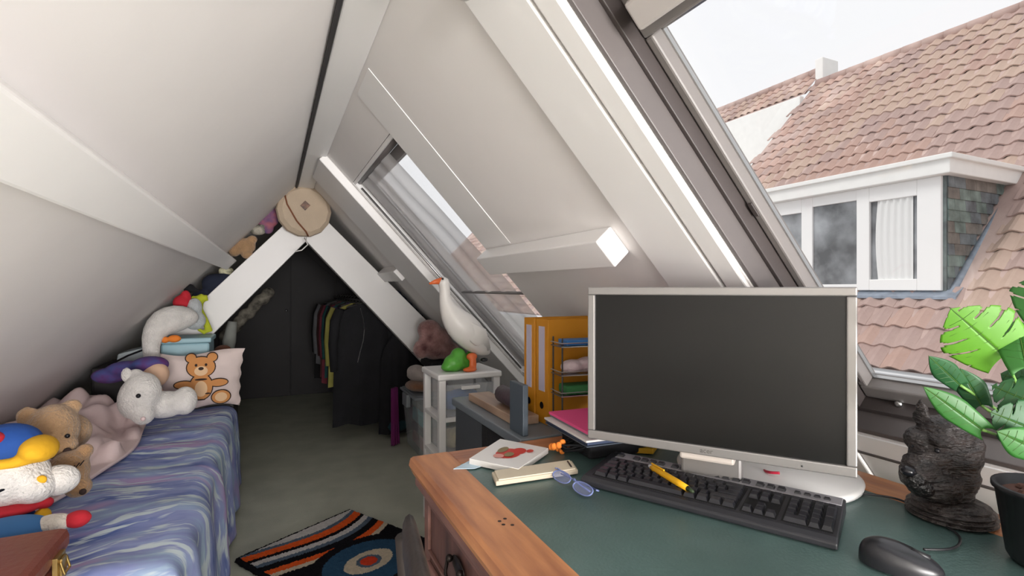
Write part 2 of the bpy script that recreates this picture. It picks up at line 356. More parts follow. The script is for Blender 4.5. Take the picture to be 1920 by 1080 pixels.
for (y0, y1, z0, z1) in ((4.21, 4.83, 1.17, 1.25), (4.21, 4.83, 2.36, 2.5), (4.83, 5.0, 1.17, 2.5), (5.0, 5.8, 1.17, 1.3), (5.0, 5.8, 2.3, 2.5), (5.8, 6.2, 1.17, 2.5)): m.box(7.0, 7.05, y0, y1, z0, z1)
m.build('window_frame', M_wframe, D, bevel=.008)
M_dpane = mat('dark_room_glass', '#6c6e70', .08, var=.35, vscale=2.5, col2='#94979a')
for (y0, y1, z0, z1) in ((3.5, 4.06, 1.30, 2.32), (4.2, 4.84, 1.24, 2.37), (4.99, 5.81, 1.29, 2.31)):
    MB().box(7.028, 7.046, y0, y1, z0, z1).build('pane', M_dpane, D)
M_curt = mat('white_curtain', '#e4e4e2', .9)
def cu(u, v): return Vector((7.012+.012*math.sin(u*34)*(.6+.4*v), 3.56+u*(.40+.03*math.sin(v*3)), 1.31+v*1.0))
MB().grid(cu, 40, 6).build('curtain', M_curt, D, True)
m = MB(); m.loft([(7.05, 3.19, 1.12), (8.6, 3.19, 2.64)], (.05, .02), 8); m.build('flashing', M_lead, D, True)
MB().hexa([(6.93, 3.1, 1.07), (7.1, 3.1, 1.18), (7.1, 6.3, 1.18), (6.93, 6.3, 1.07), (6.93, 3.1, 1.10), (7.1, 3.1, 1.21), (7.1, 6.3, 1.21), (6.93, 6.3, 1.10)]).build('apron_flashing', M_lead, D)
# second house beyond
H2 = thing('neighbour_house', 'further terrace house with white rooftop extension left of the dormer house', 'house', (6.3, 12, -3))
m = MB()
for r_ in range(28):
    for c_ in range(90):
        y = 8.36+c_*.215; p = roof_pt(r_*.31, y, 6.3, .5)
        if y > 26 or (y < 14 and 9.0 < p.x < 11.75): continue
        T = Matrix.Translation(p)@Matrix.Rotation(-R(45), 4, 'Y')
        m.add([T@Vector(v) for v in TL.v], TL.f, random.choice((0, 1, 2)))
tag(m.build('roof_tiles', [tile_m, tile_b, tile_c], H2, fix=False), kind='stuff')
a, b = roof_pt(0, 0, 6.3, .5), roof_pt(8.7, 0, 6.3, .5)
m = MB()
for (xa, xb, y0_, y1_) in ((a.x, 9.05, 8.32, 14), (11.75, b.x, 8.32, 14), (a.x, b.x, 14, 27)):
    za, zb = .5+xa-6.3, .5+xb-6.3; m.hexa([(xa, y0_, za-.02), (xb, y0_, zb-.02), (xb, y1_, zb-.02), (xa, y1_, za-.02), (xa, y0_, za-.01), (xb, y0_, zb-.01), (xb, y1_, zb-.01), (xa, y1_, za-.01)])
m.build('roof_deck', tile_b, H2)
m = MB()
for i in range(46): m.loft([(b.x, 8.2+i*.38, b.z), (b.x, 8.2+i*.38+.40, b.z-.01)], [.10, .115], 10)
tag(m.build('ridge_tiles', tile_b, H2, True), kind='stuff')
MB().box(11.6, 11.75, 8.32, 14, 3.1, 5.88).build('terrace_wall', M_render, H2, bevel=.02); MB().box(9.06, 11.6, 8.32, 14, 3.05, 3.1).build('terrace', M_render, H2)
m = MB().box(b.x-.25, b.x+.35, 8.15, 8.35, b.z-.4, b.z+.22); m.build('parapet', M_render, H2, bevel=.02)
MB().box(6.1, 6.35, 12, 27, -6, .4).build('wall', M_render, H2)
MB().box(-6, 60, -30, 60, -6.2, -6.0).build('street', mat('asphalt', '#77777a', .9), None)
tag(bpy.data.objects['street'], 'grey street surface far below between the houses', kind='structure')
# ------------------------------------------------------------------ bed and everything on it
def bed_material():
    m = bpy.data.materials.new('streaked_blue_cotton'); m.use_nodes = True; nt = m.node_tree; b = nt.nodes['Principled BSDF']; L = nt.links.new
    b.inputs['Roughness'].default_value = .85; b.inputs['Specular IOR Level'].default_value = .15
    uv = nt.nodes.new('ShaderNodeUVMap'); uv.uv_map = 'UVMap'
    wob = nt.nodes.new('ShaderNodeTexNoise'); wob.inputs['Scale'].default_value = 3.0; L(uv.outputs[0], wob.inputs['Vector'])
    va = nt.nodes.new('ShaderNodeVectorMath'); va.operation = 'MULTIPLY_ADD'; va.inputs[1].default_value = (.0, .22, 0)
    L(wob.outputs['Color'], va.inputs[0]); L(uv.outputs[0], va.inputs[2])
    def ns(sx, sy, det, off):
        mp = nt.nodes.new('ShaderNodeMapping'); mp.inputs['Scale'].default_value = (sx, sy, 1); mp.inputs['Location'].default_value = (off, off, 0); L(va.outputs[0], mp.inputs[0])
        n = nt.nodes.new('ShaderNodeTexNoise'); n.inputs['Scale'].default_value = 1; n.inputs['Detail'].default_value = det; n.inputs['Roughness'].default_value = .6; L(mp.outputs[0], n.inputs['Vector']); return n
    n1 = ns(2.4, 9, 4, 0); n2 = ns(5.0, 24, 3, 5); n3 = ns(1.6, 6, 2, 9)
    cr = nt.nodes.new('ShaderNodeValToRGB'); e = cr.color_ramp.elements
    e[0].position = .34; e[0].color = hexc('#5f72b0'); e[1].position = .64; e[1].color = hexc('#b7d0e2')
    for p, c in ((.42, '#8593c8'), (.5, '#9aa4d2'), (.57, '#a0b4d8')): x = e.new(p); x.color = hexc(c)
    L(n1.outputs['Fac'], cr.inputs[0])
    c3 = nt.nodes.new('ShaderNodeValToRGB'); c3.color_ramp.elements[0].position = .55; c3.color_ramp.elements[1].position = .64; L(n3.outputs['Fac'], c3.inputs[0])
    m1 = nt.nodes.new('ShaderNodeMix'); m1.data_type = 'RGBA'; L(c3.outputs[0], m1.inputs[0]); L(cr.outputs[0], m1.inputs[6]); m1.inputs[7].default_value = hexc('#b9a4cf')
    c2 = nt.nodes.new('ShaderNodeValToRGB'); c2.color_ramp.elements[0].position = .53; c2.color_ramp.elements[1].position = .60; L(n2.outputs['Fac'], c2.inputs[0])
    m2 = nt.nodes.new('ShaderNodeMix'); m2.data_type = 'RGBA'; L(c2.outputs[0], m2.inputs[0]); L(m1.outputs[2], m2.inputs[6]); m2.inputs[7].default_value = hexc('#d5e3ea')
    L(m2.outputs[2], b.inputs['Base Color']); return m
t = thing('bed', 'single bed under the streaked blue cover along the left wall', 'bed', (-.66, 2.5, 0))
m = MB().box(-1.10, -.24, 1.56, 3.40, .02, .24); m.build('base', M_dark, t, bevel=.01)
MB().box(-1.10, -.235, 1.56, 3.40, .245, .475).build('mattress', M_whitep, t, bevel=.04)
XR, XL, YN, YF, ZT = -.205, -1.055, 1.52, 3.40, .50
def cloth(u, v):
    s = XL+u*(XR-XL+.50); tt = YN-.46+v*(YF-YN+.46)
    ds = max(0, s-XR); dt = max(0, YN-tt)
    x = min(s, XR); y = max(tt, YN)
    e = .06
    def rnd(d):   # rounded drop
        if d <= 0: return 0, 0
        if d < e*1.57: a = d/e; return e*math.sin(a), e*(1-math.cos(a))
        return e+(d-e*1.57)*.05, e+(d-e*1.57)
    ox, dz1 = rnd(ds); oy, dz2 = rnd(dt)
    x += ox-e if ds or True else 0; y += -oy+e
    z = ZT-max(dz1, dz2)
    p = Vector((x, y, z)); w = noise.noise(Vector((s*2.5, tt*9, 2)))*.012+noise.noise(Vector((s*7, tt*5, 7)))*.006
    fold = 0
    if ds > 0: fold = .022*min(1, ds/.2)*math.sin(tt*17+noise.noise(Vector((tt*3, 0, 0)))*5)
    if dt > 0: p.y -= .02*min(1, dt/.2)*(1+math.sin(s*19))
    p.x += fold+(w if ds else 0); p.z += w*(1 if not ds else .3)
    p.z = max(p.z, .012)
    return p
m = MB().grid(cloth, 96, 150)
o = m.build('bedspread', bed_material(), None, True, solid=.006, fix=False)
uvl = o.data.uv_layers.new(name='UVMap')
for poly in o.data.polygons:
    for li in poly.loop_indices:
        vi = o.data.loops[li].vertex_index; i, j = vi % 97, vi//97; uvl.data[li].uv = (i/96*1.42, j/150*2.39)
tag(o, 'streaked blue and lavender bedspread hanging over the bed edge', 'bedspread')

FUR = dict(rough=.95, spec=.08, bump=.9, bscale=130, var=.10, vscale=22, sheen=.4)
M_cream = mat('cream_plush', '#e6ded2', **FUR); M_tan = mat('tan_plush', '#b3906c', **FUR); M_brown = mat('brown_plush', '#a4805c', **FUR)
M_white_pl = mat('white_plush', '#e9e5e0', **FUR); M_pink = mat('pale_pink_cloth', '#ead3d1', .9, var=.06, vscale=6, bump=.3, bscale=30)
M_bk = mat('black_bead', '#15151a', .25); M_red = mat('red_felt', '#c32433', .85, bump=.2); M_yel = mat('yellow_felt', '#eab221', .85, bump=.2)
M_blu = mat('blue_felt', '#1f4d9a', .85, bump=.2); M_lime = mat('lime_felt', '#bfc82f', .85, bump=.2); M_orange = mat('orange_felt', '#e9832d', .8)
M_purple = mat('purple_cloth', '#7c2d7c', .9, var=.3, vscale=14, col2='#3f4f86'); M_skin = mat('peach_plush', '#dcb79b', .9)
M_navy = mat('navy_cloth', '#20263a', .9, var=.2); M_blk_c = mat('black_cloth', '#131317', .9, var=.3, vscale=9, bump=.4, bscale=30)
def blob(name, balls, mt, parent, vox=.008):
    m = MB()
    for b in balls: m.ball(b[0], b[1], 14, 9, rot=b[2] if len(b) > 2 else None)
    return m.build(name, mt, parent, True, remesh=vox)
V = Vector
def off(c, *l): return [(V(c)+V(x[0]),)+tuple(x[1:]) for x in l]
# pink quilt
def quilt(u, v):
    y = 1.98+v*1.40; x = -1.075+u*(.40+.14*math.sin(v*3.1)); 
    h = .17*math.sin(math.pi*min(1, u*1.12+.06))**.6*(.75+.25*math.sin(v*6.3+1))
    n = noise.noise(V((x*6, y*5, 0)))*.06+noise.noise(V((x*13, y*12, 3)))*.040
    q = -.006*abs(math.sin(y*30))
    if v < .06 or v > .95: h *= .55
    zmax = 1.748+1.08*x-.025
    return V((x+noise.noise(V((y*4, 1, 2)))*.03*u, y, min(.515+max(h+n*1.5+q, .008) if u < .97 else .522, zmax if x < -.9 else 9)))
o = MB().grid(quilt, 60, 90).build('quilt', M_pink, None, True, solid=.012, fix=False)
tag(o, 'crumpled pale pink quilt heaped against the slope on the bed', 'quilt')
# white bear lying on the quilt end
c = at_y(262, 742, 2.88)
t = thing('plush_rabbit', 'white plush animal with black eye lying beside the bear pillow', 'plush toy', c-V((0, 0, .1)))
blob('body', off(c, ((0, 0, 0), (.085, .09, .11), (0, .3, .2)), ((.02, -.03, -.075), (.05, .06, .055)), ((.09, .05, -.06), (.09, .07, .065)), ((-.02, .02, .09), (.035, .03, .035)), ((.17, .06, -.05), (.055, .06, .07))), M_white_pl, t, .009)
MB().ball(c+V((.012, -.088, .015)), .010).build('eye', M_bk, t, True); MB().ball(c+V((.03, -.09, -.09)), .010).build('nose', M_pink, t, True)
blob('ear', off(c, ((-.05, .0, .1), (.022, .015, .035))), M_white_pl, t, .006)
# doll with colourful hat behind
c = at_y(292, 702, 3.10)
t = thing('cloth_doll', 'peach-faced doll in a purple and blue cap behind the white plush animal', 'doll', c-V((0, 0, .12)))
blob('face', off(c, ((0, 0, 0), (.06, .06, .065)), ((-.04, .04, -.12), (.07, .06, .09))), M_skin, t)
blob('cap', off(c, ((-.03, .03, .045), (.085, .07, .045)), ((-.13, .05, .03), (.09, .06, .04)), ((-.2, .06, .0), (.08, .05, .04))), M_purple, t)
MB().ball(c+V((-.01, -.06, .005)), .007).build('eye', M_bk, t, True)
# pillow with bear print
c = at_y(378, 716, 3.36)
t = thing('bear_pillow', 'pale pink pillow with an orange teddy bear print leaning at the head of the bed', 'pillow', c-V((0, 0, .16)), R(4), W=False); t.scale = (1.07, 1, 1.1)
def pil(sgn):
    def f(u, v):
        x = (u-.5)*2; z = (v-.5)*2
        th = .055*max(0, (1-abs(x)**2.6))**.5*max(0, (1-abs(z)**2.6))**.5
        sx = .19*(1-.05*(1-z*z)); w = noise.noise(V((x*3, z*3, sgn)))*.008
        return V((x*(sx+.004*math.sin(z*14))+.01*z, sgn*(th+w*(th > .01)), .155+z*(.15-.012*(1-x*x))+.012*math.sin(x*3)))
    return f
m = MB().grid(pil(-1), 30, 24).grid(pil(1), 30, 24)
m.build('case', mat('pale_pink_satin', '#dccbc6', .75, var=.06, vscale=9, bump=.25, bscale=20), t, True, fix=True)
M_bearp = mat('orange_bear_print', '#cf8f55', .9); M_bearl = mat('light_bear_print', '#e8c39a', .9); M_bearo = mat('dark_outline_print', '#3a2a25', .9)
def disc(m, cx, cz, rx, rz, yo, mi=0, n=24):
    pts = []
    for k in range(n):
        a = 2*math.pi*k/n; x = cx+rx*math.cos(a); z = cz+rz*math.sin(a); pts.append((x, z))
    def Y(x, z):
        a = x/.2; b = (z-.155)/.15; return -.055*max(0, 1-abs(a)**2.6)**.5*max(0, 1-abs(b)**2.6)**.5-yo
    vs = [(cx, Y(cx, cz), cz)]; fs = []
    for r_ in (.35, .7, 1): vs += [(cx+(x-cx)*r_, Y(cx+(x-cx)*r_, cz+(z-cz)*r_), cz+(z-cz)*r_) for x, z in pts]
    fs += [(0, 1+k, 1+(k+1) % n) for k in range(n)]
    for q in range(2): fs += [(1+q*n+k, 1+(q+1)*n+k, 1+(q+1)*n+(k+1) % n, 1+q*n+(k+1) % n) for k in range(n)]
    m.add(vs, fs, mi)
m = MB()
BR = [(-.045, .275, .022, .02), (.05, .275, .022, .02), (.0, .228, .062, .05), (0, .13, .05, .065), (-.075, .145, .042, .018), (.078, .145, .042, .018), (-.085, .07, .04, .034), (.09, .07, .042, .034)]
for x, z, rx, rz in BR: disc(m, x, z, rx+.005, rz+.005, .010, 2)
for x, z, rx, rz in BR: disc(m, x, z, rx, rz, .0125, 0)
for x, z, rx, rz in ((0, .21, .03, .024), (-.085, .07, .028, .024), (.09, .07, .028, .024), (0, .12, .028, .04)): disc(m, x, z, rx, rz, .015, 1)
for x, z, rx, rz in ((-.022, .24, .006, .007), (.022, .24, .006, .007), (0, .222, .012, .008), (0, .168, .028, .005), (-.03, .095, .012, .004), (.03, .095, .012, .004), (.0, .065, .02, .004)): disc(m, x, z, rx, rz, .018, 2)
m.build('bear_print', [M_bearp, M_bearl, M_bearo], t)
# brown plush toys near
c = at_y(100, 806, 2.08)
t = thing('teddy_bear', 'large tan teddy bear lying face down on the bed beside the capped doll', 'plush toy', c-V((0, 0, .12)))
blob('body', off(c, ((0, 0, .0), (.068, .085, .082)), ((.03, -.04, -.045), (.045, .05, .04)), ((-.06, -.01, .05), (.03, .02, .032)), ((.035, .04, .062), (.028, .02, .026)), ((-.02, .12, -.04), (.09, .08, .07))), M_tan, t)
MB().ball(c+V((.052, -.06, -.01)), .007).build('eye', M_bk, t, True); MB().ball(c+V((.058, -.082, -.052)), .011).build('nose', M_bearo, t, True)
c = at_y(128, 884, 1.98)
t = thing('plush_dog', 'smaller brown plush dog with stitched eyelashes below the tan teddy bear', 'plush toy', c-V((0, 0, .08)))
blob('body', off(c, ((0, 0, 0), (.055, .06, .062)), ((.03, -.02, -.045), (.035, .04, .03)), ((-.04, .07, -.02), (.06, .08, .045)), ((.035, .02, .052), (.024, .02, .024))), M_brown, t, .007)
m = MB()
for k in range(3): q = c+V((.022+.009*k, -.057+.006*k, .018+.004*k)); m.loft([q, q+V((.012, -.008, .016))], .0016, 5)
m.build('eyelashes', M_bk, t)
blob('ear', off(c, ((-.055, -.03, .02), (.018, .012, .036))), M_pink, t, .005)
MB().ball(c+V((.05, -.056, -.05)), .009).build('nose', M_bearo, t, True)
# capped clown doll
c = at_y(22, 894, 1.80)
t = thing('capped_doll', 'white-faced plush doll in a blue, red and yellow cap at the left edge', 'doll', c-V((0, 0, .18)))
blob('body', off(c, ((0, 0, 0), (.082, .08, .078)), ((.052, -.01, -.03), (.05, .06, .045))), M_white_pl, t)
blob('arm', off(c, ((.09, .02, -.03), (.052, .045, .042))), M_white_pl, t, .007)
blob('hat_crown', off(c, ((-.015, .01, .085), (.078, .075, .055))), M_blu, t, .007)
blob('hat_brim', off(c, ((.062, -.015, .072), (.042, .07, .032), (0, .5, 0)), ((.0, -.055, .05), (.07, .02, .014))), M_yel, t, .007)
blob('hat_patch', off(c, ((-.035, -.045, .115), (.04, .035, .022))), M_red, t, .006)
blob('jacket', off(c, ((-.01, -.02, -.12), (.07, .06, .055))), M_blu, t, .007)
blob('collar', off(c, ((.01, -.035, -.075), (.065, .05, .016)), ((.075, -.02, -.075), (.02, .02, .016))), M_red, t, .006)
blob('cuff', off(c, ((.072, -.03, -.11), (.02, .03, .026))), M_yel, t, .006); blob('pocket', off(c, ((-.01, -.075, -.15), (.02, .012, .022))), M_yel, t, .006)
MB().ball(c+V((.075, -.045, -.005)), (.012, .008, .012)).build('button', M_yel, t, True)
m = MB(); m.loft([c+V((-.03+.014*k, -.079+.004*abs(k-1.5), -.008-.006*math.sin(k*1.05))) for k in range(4)], .004, 6); m.build('mouth', M_bk, t)
c = at_y(50, 992, 1.66)
t = thing('plush_fish', 'blue and cream soft toy with a red tip behind the suitcase', 'plush toy', c-V((0, 0, .03)))
blob('body', off(c, ((-.03, 0, -.0), (.085, .05, .035))), mat('bright_blue_plush', '#3f74ad', .9), t, .006)
blob('belly', off(c, ((.05, .0, .005), (.045, .03, .022))), M_cream, t, .006)
blob('tip', off(c, ((.1, .0, .006), (.03, .025, .022))), M_red, t, .006)
# suitcase on a low chest
t = thing('low_chest', 'low dark chest under the brown suitcase at the near end of the bed', 'chest', (-.7, 1.15, 0))
MB().box(-.98, -.40, .90, 1.44, .02, .495).build('body', M_dark, t, bevel=.008); MB().box(-.97, -.41, .89, .9, .1, .4).build('drawer', M_dark, t)
M_suit = mat('brown_suitcase_board', '#7c4236', .45, var=.12, vscale=6, bump=.15, bscale=70)
t = thing('suitcase', 'old brown suitcase with a brass clasp in the bottom left corner', 'suitcase', (-.69, 1.2, .5)); 
MB().box(-.965, -.415, .93, 1.46, .502, .615).build('body', M_suit, t, bevel=.018)
MB().box(-.968, -.411, .927, 1.464, .618, .668).build('lid', M_suit, t, bevel=.016)
M_brass = mat('aged_brass', '#b79c63', .3, .9)
for y in (1.375, 1.04):
    m = MB().box(-.412, -.403, y-.024, y+.024, .585, .642); m.box(-.403, -.398, y-.014, y+.014, .59, .635); m.loft([(-.40, y-.016, .63), (-.394, y-.016, .605), (-.394, y+.016, .605), (-.40, y+.016, .63)], .003, 6)
    m.build('clasp', M_brass, t, bevel=.001)
m = MB(); m.loft([(-.405, 1.12, .57), (-.385, 1.13, .565), (-.375, 1.19, .56), (-.385, 1.25, .565), (-.405, 1.26, .57)], .008, 8); m.build('handle', M_suit, t, True)
# chest behind the bed with boxes
M_dchest = mat('black_brown_wood', '#2b2828', .5, var=.2, stretch=(1, 1, 8))
t = thing('dark_chest', 'dark chest of drawers behind the head of the bed', 'chest', (-.64, 3.7, 0))
MB().box(-.90, -.215, 3.50, 3.90, .02, .76).build('body', M_dchest, t, bevel=.006)
for k in range(3): d_ = MB().box(-.885, -.235, 3.485, 3.5, .05+k*.235, .27+k*.235).build('drawer', M_dchest, t, bevel=.003); MB().ball((-.6, 3.478, .16+k*.235), .012).build('knob', M_steel, d_, True)
M_lblue = mat('light_blue_plastic', '#9cc0cb', .45); M_palebox = mat('pale_grey_plastic', '#aab4b8', .5)
t = thing('blue_storage_box', 'light blue plastic box with lid on the chest behind the bed', 'box', (-.47, 3.65, .76))
MB().box(-.59, -.345, 3.53, 3.80, .762, .875).build('body', M_lblue, t, bevel=.012); MB().box(-.60, -.335, 3.52, 3.81, .875, .905).build('lid', M_lblue, t, bevel=.008)
t = thing('pale_basket', 'small pale grey basket left of the light blue box', 'basket', (-.76, 3.6, .76))
MB().prism([(-.80, .762), (-.645, .762), (-.625, .87), (-.79, .83)], 3.53, 3.76).build('body', M_palebox, t, bevel=.008)
m = MB(); m.loft([(-.83, 3.525, .77), (-.74, 3.52, .82), (-.63, 3.525, .865)], .006, 6); m.build('strap', M_bk, t)
# goose toy with hanging neck
c = at_y(318, 606, 3.55)
t = thing('plush_goose', 'white plush goose with its long neck hanging over the blue box', 'plush toy', c-V((0, 0, .1)))
m = MB()
m.loft([c+V(q) for q in ((.14, .06, .02), (.10, .05, .03), (.03, .02, .03), (-.03, -.02, .01), (-.07, -.06, -.05), (-.075, -.10, -.12), (-.06, -.13, -.19), (-.055, -.15, -.24), (-.05, -.16, -.265))], [.02, .06, .085, .085, .06, .042, .038, .042, .022], 16)
m.build('body', M_white_pl, t, True, sub=1)
m = MB(); q = c+V((-.05, -.165, -.27)); m.loft([q, q+V((.008, -.01, -.03)), q+V((.012, -.015, -.06))], [(.03, .02), (.024, .015), (.01, .006)], 10); m.build('beak', M_orange, t, True)
blob('foot', off(c, ((.035, -.08, -.085), (.035, .02, .022)), ((-.01, -.075, -.09), (.02, .015, .02))), M_orange, t, .005)
c = at_y(341, 568, 3.72)
t = thing('gnome_doll', 'soft doll in a red cap with grey-white body above the plush goose', 'doll', c-V((0, 0, .1)))
blob('cap', off(c, ((0, 0, 0), (.05, .05, .05)), ((.02, 0, .035), (.03, .03, .045))), M_red, t, .007)
blob('body', off(c, ((.065, .0, -.03), (.045, .05, .06)), ((.07, 0, -.11), (.06, .05, .06))), mat('grey_white_plush', '#c7ccce', **FUR), t, .008)
MB().ball(c+V((.028, -.05, -.05)), .006).build('eye', M_bk, t, True)
c = at_y(376, 582, 3.80)
t = thing('frog_puppet', 'lime yellow long-limbed soft toy leaning on the left A frame beam', 'plush toy', c-V((0, 0, .14)))
m = MB(); m.loft([c+V(q) for q in ((.02, 0, .09), (-.02, 0, .06), (-.01, 0, .0), (.025, 0, -.06), (.05, 0, -.14))], [.025, .04, .026, .018, .022], 10); m.loft([c+V(q) for q in ((-.05, 0, .085), (-.02, 0, .07), (.04, 0, .08))], [.014, .02, .022], 8); m.loft([c+V(q) for q in ((0, 0, -.06), (-.01, -.01, -.12), (.03, -.02, -.145))], [.014, .012, .014], 8)
m.build('body', M_lime, t, True, remesh=.007)
c = at_y(355, 541, 3.85)
t = thing('knitted_beanie', 'small black knitted beanie wedged above the lime soft toy', 'beanie', c)
blob('crown', off(c, ((0, 0, 0), (.035, .03, .03)), ((.02, 0, -.012), (.04, .03, .015))), M_blk_c, t, .006)
# stuffed items in the gap above the left beam
def gap(px, py, name, lab, cat, mt, r, extra=()):
    c = at_y(px, py, 4.0); o = MB()
    b = [(c, r)]+[(c+V(e[0]), e[1]) for e in extra]
    for q in b: o.ball(q[0], q[1], 14, 9)
    o = o.build(name, mt, None, True, remesh=.009); tag(o, lab, cat)
    return c
gap(508, 405, 'patterned_cushion', 'blue patchwork soft toy wedged beside the round hat', 'plush toy', mat('blue_patchwork', '#3c5fa3', .9, var=.4, vscale=16, col2='#8f5560'), (.06, .05, .08), (((-.05, 0, -.03), (.045, .04, .05)), ((-.02, 0, -.09), (.04, .03, .04))))
gap(520, 381, 'red_ball', 'small red soft ball left of the round hat', 'ball', M_red, (.03, .03, .035))
c = gap(458, 462, 'tan_plush', 'tan plush toy squeezed between slope and left A frame beam', 'plush toy', M_tan, (.075, .05, .06), (((.05, 0, .05), (.035, .03, .03)), ((-.06, 0, -.03), (.04, .04, .045)), ((.02, -.03, -.06), (.04, .03, .03))))
gap(484, 432, 'grey_plush', 'grey and green striped soft toy between the tan and blue toys', 'plush toy', mat('striped_grey', '#5f6a5d', .9, var=.5, vscale=22, col2='#b9b2a5'), (.055, .04, .035), (((.03, 0, .03), (.03, .03, .025)),))
gap(404, 532, 'navy_bag', 'navy cloth bag wedged between the purlin and the lime toy', 'bag', M_navy, (.085, .06, .07), (((-.08, 0, -.09), (.06, .05, .05)), ((.05, 0, .03), (.05, .05, .05))))
gap(424, 508, 'box_of_cards', 'cream and black printed packet on the left A frame beam', 'packet', mat('printed_packet', '#8d8a72', .7, var=.7, vscale=25, col2='#c9c6a8'), (.05, .04, .03), (((-.03, 0, -.06), (.03, .03, .045)),))
gap(540, 352, 'dark_bundle', 'black cloth bundle at the peak behind the round hat', 'bundle', M_blk_c, (.09, .05, .045), (((.12, .0, .0), (.06, .05, .04)), ((-.07, 0, -.07), (.05, .05, .04))))
# round hat at the apex
c = at_y(570, 396, 3.86)
t = thing('round_hat', 'round cream canvas hat with a brown cord hanging at the peak of the A frame', 'hat', c)
Mh = Matrix.Rotation(R(90), 3, 'X')@Matrix.Rotation(R(8), 3, 'Y')
M_straw = mat('cream_canvas', '#c3b09a', .85, var=.07, vscale=7, bump=.3, bscale=90)
MB().lathe([(.08, .06), (.15, .055), (.178, .03), (.183, 0), (.178, -.03), (.15, -.05)], c, 14, M=Mh).build('crown', M_straw, t)
m = MB(); m.loft([c+V((-.125, -.07, .10)), c+V((-.11, -.078, .03)), c+V((-.05, -.08, -.08)), c+V((.01, -.065, -.15)), c+V((.025, -.045, -.178))], .0055, 6); m.build('cord', mat('brown_cord', '#7d4a2f', .7), t, True)
m = MB(); m.prism([(-.028, -.002), (.004, .034), (.038, .004), (.004, -.034)], -.070, -.062, M=Matrix.Translation(c+V((.0, 0, .03)))); m.build('patch', mat('blue_woven_patch', '#4d5a66', .8, var=.5, vscale=30, col2='#8a6c5c'), t)
m = MB(); m.loft([c+V((-.0, -.04, -.19)), c+V((.02, -.09, -.24)), c+V((-.02, -.1, -.28)), c+V((-.06, -.095, -.29))], .004, 6); m.build('string', M_whitep, t, True)
# ------------------------------------------------------------------ hanging clothes
t = thing('clothes_rail', 'dark metal clothes rail behind the A frame', 'rail', (.6, 4.9, 1.1))
m = MB(); m.loft([(.66, 4.12, 1.10), (.60, 5.75, 1.10)], .012, 8); m.build('rod', M_dark, t, True)
for y, x in ((4.3, .655), (5.7, .602)): m = MB(); m.loft([(x, y, 1.1), (x, y, 2.17-1.08*x)], .006, 6); m.build('bracket', M_dark, t)
def garment(i, x, y, w, h, col, lab, zc=None, sleeve=True):
    t = thing('hanging_garment', lab, 'garment', (x, y, 1.10), R(random.uniform(-8, 8)), 'clothes hanging on the rail', W=False)
    m = MB(); ph = random.random()*9
    def f(sg):
        def g(u, v):
            a = (u-.5)*2; z = -.03-v*h
            hw = .05+(w*.5-.05)*min(1, v*h/.10)**.6; hw *= (1+.10*v)
            th = .045*(1-abs(a)**3)*min(1, .25+v*6)
            return V((a*hw, sg*th+.014*math.sin(a*9+ph+v*2)*v, z-.06*abs(a)*(v < .08)*0+.012*math.sin(a*5+ph)*v))
        return g
    m.grid(f(-1), 16, 14).grid(f(1), 16, 14)
    m.build('body', col, t, True)
    if sleeve:
        for s in (-1, 1):
            m = MB(); m.loft([(s*w*.42, 0, -.07), (s*w*.50, 0, -.16), (s*w*.54, -.01, -.34), (s*w*.53, -.02, -.55)], [(.04, .035), (.05, .04), (.045, .036), (.036, .028)], 10)
            m.build('sleeve', col, t, True)
    m = MB(); m.loft([(-w*.3, 0, -.055), (0, 0, -.02), (w*.3, 0, -.055)], .005, 6); m.loft([(0, 0, -.02), (0, 0, .005), (.014, 0, .02), (.006, 0, .032), (-.012, 0, .022)], .0025, 6); m.build('hanger', M_steel, t)
    if zc: m = MB(); m.loft([(-.03+.03*math.sin(k*.8), -.052-.004*(k % 2), -.06-k*.085) for k in range(6)], .0035, 5); m.build('zip', M_steel, t)
def cl(n, h, c2=None): return mat(n, h, .9, var=.25, vscale=7, bump=.4, bscale=25, col2=c2)
GA = [(.52, .95, 'black_jacket', '#17171b', 'black jacket with a pale zip, nearest on the rail'), (.40, .80, 'black_coat', '#101013', 'second garment, plain black, just behind the zipped jacket'),
      (.50, .70, 'olive_top', '#b0aa5a', 'olive yellow top showing at the collar among dark clothes'), (.42, .72, 'violet_top', '#55406f', 'violet top hanging behind the olive one'),
      (.44, .78, 'charcoal_dress', '#222226', 'charcoal dress in the middle of the rail'), (.44, .7, 'teal_top', '#2b5c5c', 'dark teal top in the middle of the rail'),
      (.46, .76, 'maroon_coat', '#7a3442', 'maroon coat toward the far end of the rail'), (.46, .74, 'red_brown_coat', '#4d2a2a', 'red-brown coat behind the maroon one'),
      (.50, .62, 'grey_cardigan', '#6a6a6e', 'grey cardigan near the far end of the rail'), (.50, .8, 'black_long_coat', '#141416', 'long black coat at the far end of the rail')]
for i, (w, h, n, hx, lab) in enumerate(GA):
    y = 4.22+i*.15; garment(i, .655-.036*(y-4.12), y, w*.82, h, cl(n, hx), lab, i == 0)
o = thing('black_dress', 'long black dress with teal hem hanging right beside the A frame beam', 'garment', (.92, 4.12, .84), W=False)
def fd(sg):
    return lambda u, v: V(((u-.5)*2*(.05+.085*min(1, v*5)+.03*v), sg*.04*(1-abs(u*2-1)**3)+.012*math.sin(u*25)*v, -.0-.80*v))
MB().grid(fd(-1), 24, 12).grid(fd(1), 24, 12).build('body', M_blk_c, o, True)
m = MB(); m.loft([(0, 0, .0), (0, 0, .28)], .003, 6); m.build('hanger', M_steel, o)
blob('hem', [((-.02, -.02, -.74), (.1, .04, .05))], mat('teal_hem', '#183a40', .9), o, .01)
